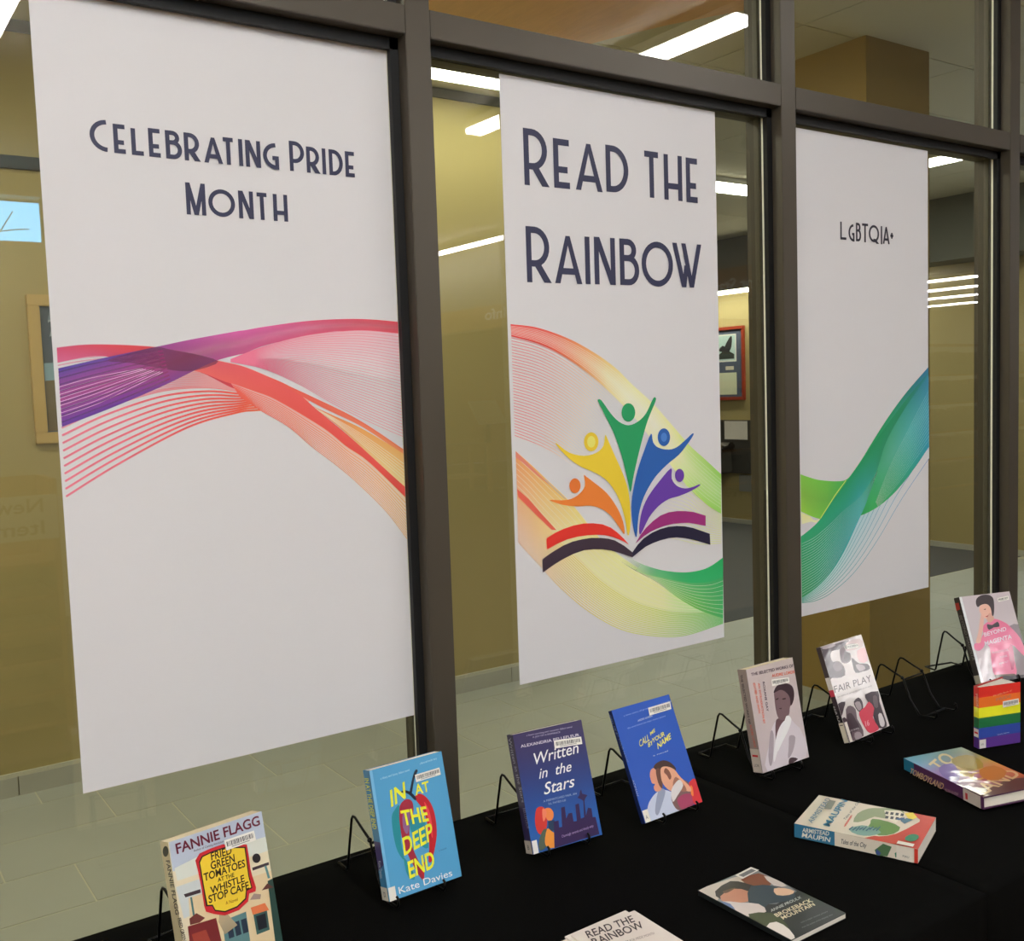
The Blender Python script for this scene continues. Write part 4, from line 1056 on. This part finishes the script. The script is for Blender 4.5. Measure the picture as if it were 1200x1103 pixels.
# 9 --- Tales of the City (flat)
Mx = frame_flat(1.4517, .9688, .7758, 21.7); bw, bh, bt = .1423, .2061, .0242
b9 = book('thick cream and red paperback lying flat, Armistead Maupin in blue letters', Mx, bw, bh, bt, mat('cream cover board', (206,196,172), .35, coat=.4), 'pages_white')
f, s = planes(Mx, bt, (900,860,.25)); a = Art(GK*.95, (0,0,bw,bh))
a.poly([(0,0),(bw,0),(bw,bh),(0,bh)], (206,194,176))
a.poly([(0,0),(bw,0),(bw,bh*.36),(bw*.9,bh*.42),(bw*.62,bh*.30),(bw*.3,bh*.26),(0,bh*.42)], (190,58,46))
a.poly([(360,470),(372,440),(400,410),(420,370),(470,350),(520,345),(600,350),(660,370),(712,405),(690,425),(600,470),(520,482),(440,470)], (206,194,176), pl=f, smooth=2)
a.poly([(400,415),(420,375),(470,352),(520,350),(600,352),(640,372),(560,400),(500,390),(450,410)], (140,148,112), pl=f, smooth=2)
a.poly([(490,400),(560,412),(620,440),(590,470),(520,478),(470,450),(480,420)], (98,128,66), pl=f, smooth=2)
a.poly([(380,450),(440,430),(500,445),(530,465),(480,480),(420,475)], (120,150,140), pl=f, smooth=2)
a.poly([(545,360),(620,362),(640,380),(600,420),(555,400)], (216,208,190), pl=f)
for i in range(4):
    for j in range(2):
        a.poly([(552+24*i, 366+20*j+3*i),(566+24*i, 368+20*j+3*i),(562+24*i, 380+20*j+3*i),(548+24*i, 378+20*j+3*i)], (54,54,62), pl=f)
a.poly([(640,375),(680,372),(700,395),(665,410)], (222,200,70), pl=f); a.poly([(620,410),(650,398),(680,405),(640,425)], (70,110,130), pl=f)
a.poly([(640,395),(600,400),(610,408),(640,404)], (50,90,130), pl=f)
for i in range(9):
    x = 378+ i*16; a.poly([(x,450+3*(i%3)),(x+20,436+4*(i%2)),(x+22,440+4*(i%2)),(x+3,455+3*(i%3))], (48,84,110), pl=f)
for i in range(5): a.poly([(356+6*i,440-9*i),(366+6*i,436-9*i),(372+6*i,420-9*i),(362+6*i,424-9*i)], (196,110,96), pl=f)
a.poly([(642,500),(650,484),(680,474),(706,482),(700,500),(670,510)], (52,120,86), pl=f, smooth=3)
a.text('ARMISTEAD', (206,424), (296,312), (182,414), (58,110,140), f, .0)
a.text('MAUPIN', (288,440), (374,318), (256,430), (58,120,152), f, .015)
a.text('Tales of the City', (362,410), (432,322), (352,404), (50,60,70), f, .0)
a.build('cover_print', b9)
a = Art(1.35); q = [f(262,358), f(288,316), f(318,322), f(296,360)]; a.poly(q, (120,122,112)); a.build('barcode_label', b9, 'gloss', base=.0024)
sa = Art(GK); sa.poly([(0,0),(bt,0),(bt,bh),(0,bh)], (204,196,180)); sa.poly([(0,bh*.66),(bt,bh*.66),(bt,bh),(0,bh)], (50,108,140)); sa.poly([(0,0),(bt,0),(bt,.006),(0,.006)], (190,56,44))
sa.text('ARMISTEAD', (160,460), (286,478), (162,440), (206,206,196), s, .02); sa.text('MAUPIN', (158,484), (290,508), (162,462), (214,212,200), s, .017)
sa.text('Tales of the City', (340,514), (460,534), (344,492), (40,44,50), s, .01)
sa.poly([(500,545),(540,515),(580,530),(560,575),(510,570)], (70,110,70), .8, pl=s); sa.poly([(510,540),(530,560),(520,572),(505,560)], (60,80,140), .8, pl=s); sa.poly([(594,560),(606,552),(608,576),(598,580)], (50,120,90), pl=s)
spine_art(sa, b9, bt)
lb = Art(1.4); lb.poly([(0,.008),(bt,.008),(bt,.034),(0,.034)], (208,202,190)); lb.text('MAU', (.006,.024), (.006,.014), (.010,.024), (80,80,80), None); lb.build('spine_label', b9, 'gloss', step=.00003, base=.0009, place=lambda u, v, z: (-z, v, u-bt))
lb = Art(1.4); lb.poly([(0,.008),(.012,.008),(.012,.034),(0,.034)], (208,202,192)); lb.build('label_wrap', b9, 'gloss', base=.0024)

# 10 --- Tomboyland (flat)
Mx = Matrix.Translation((1.7200, 1.0145-V0, .7790)) @ Matrix.Rotation(R(-1.7), 4, 'X') @ Matrix.Rotation(R(-1.4), 4, 'Y') @ Matrix.Rotation(R(-18.8), 4, 'Z'); bw, bh, bt = .1400, .2260, .0232
b10 = book('purple and blue hardcover lying flat with a bright lamp reflection, below the rainbow book', Mx, bw, bh, bt, mat('plum cover board', (84,46,80), .3, coat=.7), 'pages_white', 'hardcover')
f, s = planes(Mx, bt, (900,860,.25)); a = Art(GK, (0,0,bw,bh))
n_ = 10; P0 = [(0, bh*i/n_) for i in range(n_+1)]; P1 = [(bw, bh*i/n_) for i in range(n_+1)]
a.strip(P0, P1, [(84,50,74),(90,52,92),(116,84,150),(126,100,160),(90,140,170),(44,140,164)], [(110,50,36),(150,70,40),(180,100,50),(160,120,60),(130,120,90),(110,130,110)])
a.poly([(0,0),(bw,0),(bw,.04),(bw*.7,.05),(bw*.4,.034),(0,.042)], (70,34,40))
GD = (196,178,132)
a.text('TO', (812,182), (884,120), (748,142), GD, f, .017); a.text('MB', (960,205), (1010,130), (850,190), (186,160,110), f, .017)
a.text('OY', (1010,220), (1060,150), (930,215), (176,140,80), f, .017); a.text('LAND', (1010,290), (1190,190), (940,262), (186,160,120), f, .017)
a.poly([(860,120),(930,100),(990,120),(1010,160),(940,170),(880,150)], (150,130,60), .8, pl=f, smooth=2); a.poly([(990,170),(1060,150),(1120,180),(1080,220),(1010,210)], (176,110,46), .8, pl=f, smooth=2)
a.poly([(800,160),(860,140),(900,190),(880,230),(820,200)], (120,100,170), .8, pl=f, smooth=2)
a.build('cover_print', b10)
sa = Art(GK); sa.poly([(0,0),(bt,0),(bt,bh),(0,bh)], (84,46,84)); sa.poly([(0,bh*.86),(bt,bh*.86),(bt,bh),(0,bh)], (40,120,150))
sa.text('TOMBOYLAND', (662,186), (818,262), (672,160), (200,170,130), s, .017); sa.text('MELISSA FALIVENO', (828,268), (890,290), (832,256), (180,150,150), s)
spine_art(sa, b10, bt)
lb = Art(1.4); lb.poly([(0,.006),(bt,.006),(bt,.052),(0,.052)], (190,180,172)); lb.poly([(.004,.040),(.016,.040),(.016,.046),(.004,.046)], (176,40,44)); lb.build('spine_label', b10, 'gloss', step=.00003, base=.0009, place=lambda u, v, z: (-z, v, u-bt))
lb = Art(1.4); lb.poly([(0,.006),(.011,.006),(.011,.052),(0,.052)], (200,194,186)); lb.build('label_wrap', b10, 'gloss', base=.0024)

# 11 --- Brokeback Mountain (flat)
Mx = frame_flat(1.0955, .9322, .7597, -.2); bw, bh, bt = .1212, .1845, .0082
b11 = book('thin dark paperback lying flat, two people in hats on the cover, nearest the front edge', Mx, bw, bh, bt, mat('black cover stock', (36,40,40), .3, coat=.6), 'pages_white')
f, s = planes(Mx, bt, (640,1000,.3)); a = Art(GK, (0,0,bw,bh))
a.poly([(0,0),(bw,0),(bw,bh),(0,bh)], (44,48,48))
a.poly([(590,150),(805,57),(900,100),(980,150),(900,200),(700,200)], (120,124,124), pl=f)
a.poly([(590,150),(690,110),(760,90),(790,110),(720,130),(680,165),(660,190)], (186,176,164), pl=f, smooth=2)
a.poly([(660,150),(720,110),(780,118),(830,128),(800,150),(730,160),(680,180)], (40,34,34), pl=f, smooth=2)
a.poly([(680,170),(730,140),(790,150),(800,185),(750,195),(700,195)], (176,120,96), pl=f, smooth=2)
a.poly([(690,150),(740,135),(720,150),(700,158)], (90,60,50), pl=f, smooth=2)
a.poly([(760,105),(830,80),(880,105),(870,130),(810,128)], (120,70,50), pl=f, smooth=2); a.poly([(850,90),(900,105),(940,130),(890,128)], (190,180,172), pl=f, smooth=2)
a.poly([(800,130),(900,130),(970,155),(960,185),(870,200),(830,230),(790,190)], (52,66,74), pl=f, smooth=2)
a.poly([(890,140),(930,138),(970,150),(950,165),(900,165)], (206,170,140), pl=f, smooth=2)
a.poly([(690,190),(760,195),(830,200),(860,230),(790,250),(730,220)], (196,186,180), pl=f, smooth=2)
a.poly([(680,190),(720,200),(740,230),(700,212)], (90,110,150), pl=f, smooth=2)
a.poly([(790,240),(880,235),(940,280),(960,340),(880,310),(820,270)], (66,74,50), pl=f, smooth=2)
a.poly([(860,290),(900,270),(950,300),(975,343),(930,345)], (206,200,192), pl=f, smooth=2)
a.text('ANNIE PROULX', (880,232), (998,178), (874,222), (190,196,190), f, .01)
a.text('BROKEBACK', (902,252), (1044,190), (888,240), (222,206,176), f, .017); a.text('MOUNTAIN', (926,262), (1052,206), (914,250), (222,206,176), f, .017)
a.text('now a major motion picture', (996,276), (1100,232), (994,270), (120,124,124), f); a.text('from the author of the shipping news', (1000,296), (1120,244), (998,290), (120,124,124), f)
a.build('cover_print', b11)
a = Art(1.35); a.poly([f(738,92), f(800,60), f(832,72), f(768,106)], (206,202,194)); a.poly([f(752,92), f(802,67), f(820,74), f(770,99)], (96,96,98)); a.build('barcode_label', b11, 'gloss', base=.0024)

# 12 --- stack of booklets
def booklet(x, v, z, yaw, w_, h_, label, art):
    Mx = Matrix.Translation((x, v-V0, z)) @ Matrix.Rotation(R(yaw), 4, 'Z')
    t = thing('booklet', label, 'booklet', Mx, 'white booklets stacked at the bottom edge')
    MB().box(0, w_, 0, h_, -.0011, 0).build('sheet', 'paper', t)
    MB().box(0, w_, 0, h_, -.0024, -.0013).build('sheet', 'paper', t)
    if art:
        f = Plane((x, v-V0, z), (math.cos(R(yaw)), math.sin(R(yaw)), 0), (-math.sin(R(yaw)), math.cos(R(yaw)), 0), (640,1000,.3))
        a = Art(1.5)
        a.text('READ THE', (165,333), (348,268), (150,306), (50,40,40), f, .012); a.text('RAINBOW', (192,362), (386,290), (172,336), (50,40,40), f, .012)
        a.text('A BOOKLIST FOR PRIDE MONTH', (262,370), (424,318), (258,360), (120,104,100), f)
        a.build('title_print', t, 'matte', base=.0003)
    return t
booklet(.853, .975, .7542, 4, .118, .165, 'white paper booklet at the bottom of the little stack by the front edge', 0)
booklet(.856, .978, .7568, 1, .118, .165, 'white paper booklet in the middle of the little stack by the front edge', 0)
booklet(.855, .970, .7594, -1.5, .119, .166, 'white booklet titled Read the Rainbow on top of the stack at the bottom edge', 1)

# ------------------------------------------------------------------ corridor things
def fixture(name, label, x0, x1, y0, y1, z, m, cat='ceiling light', group=None):
    t = thing(name, label, cat, Matrix.Translation(((x0+x1)/2, (y0+y1)/2, z)), group)
    a, b = (x1-x0)/2, (y1-y0)/2
    MB().box(-a-.008, a+.008, -b-.008, b+.008, .012, .049).build('housing', 'white_trim', t)
    MB().box(-a, a, -b, b, 0, .012).build('diffuser', m, t)
    return t
G_ = 'linear corridor lights'
fixture('linear_light', 'long linear ceiling light close to the yellow wall, left of the rainbow banner', 1.9, 3.3, 3.95-V0, 4.18-V0, 3.0, 'led_soft')
fixture('linear_light', 'wide bright ceiling light deep in the corridor, right of the rainbow banner', 5.0, 6.35, 5.35-V0, 5.60-V0, 3.0, 'led_hall')
fixture('linear_light', 'short ceiling light beyond the glass above the right edge of the green wave banner', 6.38, 6.58, 3.98-V0, 5.3-V0, 3.0, 'led_hall')
fixture('linear_light', 'added unseen ceiling light brightening the tiled floor behind the left banner', -.9, .30, 3.05-V0, 3.35-V0, 3.0, 'led_hall')  # added out of view to the left, enlarged to brighten the corridor floor
fixture('linear_light', 'added unseen ceiling light brightening the tiled floor behind the second window post', 1.85, 2.55, 2.55-V0, 2.80-V0, 3.0, 'led_hall')  # added where it stays hidden, gives the tiled floor its light
tag(MB().box(8.06, 8.14, 4.0, 9.4, 2.485, 2.515).build('cove_light', 'led_hall'), 'thin bright strip light along the grey soffit above the framed display', 'light')

# golden frame at the left
t = thing('framed_picture', 'pale gold framed blue picture on yellow wall at the far left', 'picture', Matrix.Translation((.752, 2.757, 1.40)))
for bxx in ((0,.55,0,.045),(0,.55,.545,.59),(0,.045,.045,.545),(.505,.55,.045,.545)):
    MB().box(bxx[0], bxx[1], -.03, -.001, bxx[2], bxx[3]).build('frame_rail', mat('pale gold wood', (196,164,104), .45), t, bevel=.003)
MB().box(.04, .51, -.012, -.001, .04, .55).build('picture_backing', 'dark', t)
a = Art(1.3)
a.poly([(.045,.045),(.505,.045),(.505,.545),(.045,.545)], (64,76,92))
a.poly([(.05,.30),(.16,.27),(.5,.30),(.5,.05),(.05,.05)], (96,84,60)); a.poly([(.05,.32),(.5,.34),(.5,.28),(.05,.25)], (120,150,166))
for k in range(14):
    x = .06+random.random()*.3; y = .30+random.random()*.22; a.poly([(x,y),(x+.02,y+.01),(x+.012,y+.05)], random.choice([(150,160,170),(110,124,140),(180,170,160)]))
for k in range(8):
    x = .06+random.random()*.3; y = .06+random.random()*.16; a.poly([(x,y),(x+.05,y+.01),(x+.03,y+.04)], random.choice([(150,120,70),(60,60,50)]))
a.build('painting', t, 'matte', place=lambda x, y, z: (x, -.012-z, y))
# red framed display on the side wall
t = thing('framed_display', 'red wooden frame with eagle photo and letter on slate mat, on the far yellow wall', 'picture', Matrix.Translation((8.4, 8.35-V0, 1.36)) @ Matrix.Rotation(R(-90), 4, 'Z'))
red = mat('red cherry wood', (160,62,40), .35)
W_, H_2 = .68, .80
for bxx in ((0,W_,0,.035),(0,W_,H_2-.035,H_2),(0,.035,.035,H_2-.035),(W_-.035,W_,.035,H_2-.035)):
    MB().box(bxx[0], bxx[1], -.03, -.001, bxx[2], bxx[3]).build('frame_rail', red, t, bevel=.003)
MB().box(.03, W_-.03, -.012, -.001, .03, H_2-.03).build('mat_board', mat('slate mat board', (84,92,112), .7), t)
a = Art(1.3)
a.poly([(.10,.42),(.56,.42),(.56,.72),(.10,.72)], (210,206,196)); a.poly([(.115,.435),(.545,.435),(.545,.705),(.115,.705)], (170,190,186))
a.poly([(.14,.45),(.53,.45),(.53,.50),(.40,.56),(.30,.50),(.2,.56)], (44,50,44)); a.poly([(.38,.56),(.46,.68),(.50,.69),(.49,.58),(.44,.52)], (34,36,40), smooth=2); a.poly([(.30,.55),(.36,.60),(.42,.56),(.36,.53)], (34,36,40), smooth=2)
a.poly([(.40,.33),(.52,.33),(.52,.37),(.40,.37)], (200,190,170)); a.poly([(.14,.35),(.30,.35),(.30,.40),(.14,.40)], (196,186,168)); a.poly([(.30,.06),(.56,.06),(.56,.30),(.30,.30)], (206,206,176)); a.poly([(.08,.06),(.26,.06),(.26,.30),(.08,.30)], (206,206,176))
a.build('display_print', t, 'matte', place=lambda x, y, z: (x, -.012-z, y))
# drinking fountain in a dark recess under the frame
t = thing('drinking_fountain', 'stainless drinking fountain on dark wall panel below the red frame', 'fountain', Matrix.Translation((8.4, 8.0-V0, 0)))
MB().box(-.04, -.001, -.9, .9, .56, 1.14).build('back_panel', 'dark', t)
MB().prism([(-.05,-.22),(-.35,-.20),(-.42,-.10),(-.42,.10),(-.35,.20),(-.05,.22)], .82, .90).build('basin', 'steel', t, bevel=.02, smooth=True)
MB().tube([(-.12,0,.90),(-.12,0,.96),(-.20,0,.98),(-.24,0,.95)], .012).build('spout', 'steel', t, smooth=True)
MB().box(-.34, -.04, -.16, .16, .56, .82).build('apron', 'dark', t, bevel=.02)
tag(MB().box(8.352, 8.358, 7.62-V0, 7.95-V0, .93, 1.13).build('notice', 'paper'), 'small white notice above the drinking fountain, beside the rainbow banner edge', 'notice')
tag(MB().box(8.388, 8.398, 7.50-V0, 7.78-V0, .36, .54).build('grille', 'grey'), 'grey plate low on the yellow wall under the drinking fountain', 'plate')
# skirting to the side wall
struct('baseboard_right', MB().box(8.385, 8.4, 2.0, 9.6, 0, .05), 'base')

# ------------------------------------------------------------------ library side lamps and furniture (mirrored in the glass), with added unseen lamps
def strip_lamp(x, va, vb, label, hw=.07):
    t = thing('pendant_light', label, 'lamp', Matrix.Translation((x, -(va+vb)/2+V0, 3.09)), 'linear library lamps')
    L = (vb-va)/2
    MB().box(-hw, hw, -L, L, 0, .03).build('diffuser', 'led', t)
    MB().box(-hw-.008, hw+.008, -L-.006, L+.006, .03, .075).build('housing', 'white_trim', t)
    for y in (-L*.8, L*.8): MB().tube([(0,y,.07),(0,y,.11)], .004).build('hanger', 'steel', t)
strip_lamp(.72, 2.9, 5.3, 'linear library lamp mirrored at the top left corner')
strip_lamp(3.44, 3.12, 5.27, 'linear library lamp mirrored in the upper middle pane', .055)
strip_lamp(3.44, 6.3, 9.0, 'added unseen lamp brightening the banners, in line behind the one mirrored in the middle pane')  # added fill, hidden from the reflections, brightens the lower part of the banners
strip_lamp(-1.6, 6.6, 9.0, 'added unseen lamp brightening the banners, at the left near the back window')  # added deep in the room for more frontal light on the banners
strip_lamp(-3.2, 4.6, 7.0, 'added unseen lamp brightening the banners, at the far left of the room')  # unseen extra lamp, added to lift the banner bottoms
strip_lamp(6.0, 8.6, 11.5, 'linear library lamp beside the grey bulkhead', .04)
strip_lamp(-1.6, 3.2, 5.6, 'linear library lamp left of the view')
strip_lamp(.72, 7.0, 9.4, 'linear library lamp near the back window')
for k_, (x_, a_, b_) in enumerate(((15.5, 9.2, 11.2), (17.2, 10.2, 12.4), (19.0, 11.2, 13.6), (21.0, 12.4, 15.0))):
    strip_lamp(x_, a_, b_, '%s of the four linear library lamps far to the right' % ('nearest', 'second', 'third', 'farthest')[k_])
strip_lamp(8.9, 2.2, 3.4, 'linear library lamp past the right end of the tables')
# spotlight
t = thing('spotlight', 'small bronze ceiling spotlight mirrored beside the second post', 'lamp', Matrix.Translation((4.78, -(4.32-V0), 2.9)))
MB().tube([(0,0,.10),(0,0,.30)], .01).build('stem', 'bronze', t)
MB().tube([(-.02,.0,.11),(.05,.08,.03)], .055, 14).build('lamp_head', 'bronze', t)
MB().tube([(.05,.08,.03),(.053,.084,.026)], .048, 14).build('lens', 'led', t)
# bulkhead lettering
def sign(text, y0, y1, z0, z1, label):
    a = Art(1.5); a.text(text, (0, 0), (y1-y0, 0), (0, z1-z0), (250,248,240), None, .017)
    o = a.build('wall_lettering', None, 'matte', place=lambda x, y, z: (-z, -x, y)); o.location = (6.258, y1, z0)
    tag(o, label, 'lettering')
sign('Print Station', -(6.25-V0), -(5.45-V0), 2.29, 2.40, 'pale raised Print Station lettering on the wood band, mirrored beside the rainbow banner')
sign('Info', -(9.5-V0), -(9.1-V0), 2.33, 2.45, 'pale Info lettering on the wood band, mirrored left of the rainbow banner')
# new items display case
t = thing('display_shelf', 'wooden slatted display shelf with New Items sign, mirrored at the left edge', 'shelf', Matrix.Translation((-.6, -3.327, 0)))
for x in (0, 1.5): MB().box(x-.0, x+.025, -.4, 0, 0, 1.22).build('side_panel', 'wood', t)
MB().box(.025, 1.5, -.4, -.38, 0, 1.22).build('back_panel', 'wood', t)
for z in (.08, .22, .37, .52, .67, .82): MB().box(.025, 1.5, -.38, -.02, z, z+.02).build('shelf_board', 'wood', t)
sp_ = MB().box(.0, 1.52, -.02, .01, .95, 1.15).build('sign_panel', 'offwhite', t)
a = Art(1.3); a.text('New', (0,0), (.20,0), (0,.065), (110,88,56), None, .01); a.text('Items', (0,-.10), (.25,-.10), (0,-.035), (110,88,56), None, .01)
a.build('sign_lettering', t, 'matte', base=.0005, place=lambda x, y, z: (1.46-x, .01+z, 1.075+y))
# side table, kiosk and stacks deep in the library
t = thing('side_table', 'low wooden side table mirrored beside the first window post', 'table', Matrix.Translation((8.1, -11.6, 0)))
MB().box(-.5, .5, -.3, .3, .72, .76).build('tabletop', 'wood', t)
MB().box(-.46, .46, -.26, .26, .25, .28).build('lower_shelf', 'wood', t)
for x in (-.46, .46):
    for y in (-.26, .26): MB().box(x-.03, x+.03, y-.03, y+.03, 0, .72).build('leg', 'wood', t)
t = thing('catalogue_kiosk', 'tall catalogue kiosk with tilted screen, mirrored left of the rainbow banner', 'kiosk', Matrix.Translation((8.9, -11.9, 0)))
MB().box(-.2, .2, -.2, .2, 0, .03).build('base', 'dark', t); MB().box(-.04, .04, -.04, .04, .03, 1.1).build('post', 'dark', t)
MB().add([(-.25,.2,1.05),(.25,.2,1.05),(.25,-.1,1.4),(-.25,-.1,1.4),(-.25,.16,1.03),(.25,.16,1.03),(.25,-.14,1.38),(-.25,-.14,1.38)], [(0,1,2,3),(7,6,5,4),(0,4,5,1),(1,5,6,2),(2,6,7,3),(3,7,4,0)]).build('screen', 'offwhite', t)
def stack(x, y, label):
    t = thing('bookcase', label, 'bookcase', Matrix.Translation((x, y, 0)), 'library bookcases')
    for q in (0, 1.77): MB().box(q, q+.03, -.3, 0, 0, 1.95).build('side_panel', 'wood', t)
    r = random.Random(int(x*10))
    for k in range(6):
        z = .1+.36*k if k < 5 else 1.92
        MB().box(.03, 1.77, -.3, 0, z, z+.025).build('shelf_board', 'wood', t)
        if k < 5:
            mb = MB(); q = .05
            while q < 1.6:
                d = r.uniform(.02,.05); mb.box(q, q+d-.002, -.24, -.03, z+.025, z+.025+r.uniform(.2,.29)); q += d
            o = mb.build('book_row', mat('book spines', r.choice([(150,140,120),(110,100,96),(170,160,150),(120,90,70)]), .6), t); o['kind'] = 'stuff'
for k in range(4): stack(7.6+1.9*k, -5.9, 'library bookcase full of books, number %s from the left of the row facing the glass' % ('one','two','three','four')[k])

# bare tree outside the high library window
t = thing('bare_tree', 'bare dark branches outside the blue high window, mirrored at the left edge', 'tree', Matrix.Translation((1.15, -6.53, 2.5)))
MB().tube([(0,0,0),(.03,0,.25),(-.02,0,.45),(-.05,0,.6)], .008).build('trunk', 'dark', t)
for P in ([(.03,0,.25),(.12,0,.33),(.2,0,.46)], [(-.01,0,.38),(-.12,0,.42),(-.22,0,.50)], [(.02,0,.3),(-.15,0,.30),(-.3,0,.36)], [(.1,0,.31),(.2,0,.33),(.3,0,.34)]):
    MB().tube(P, .004).build('branch', 'dark', t)
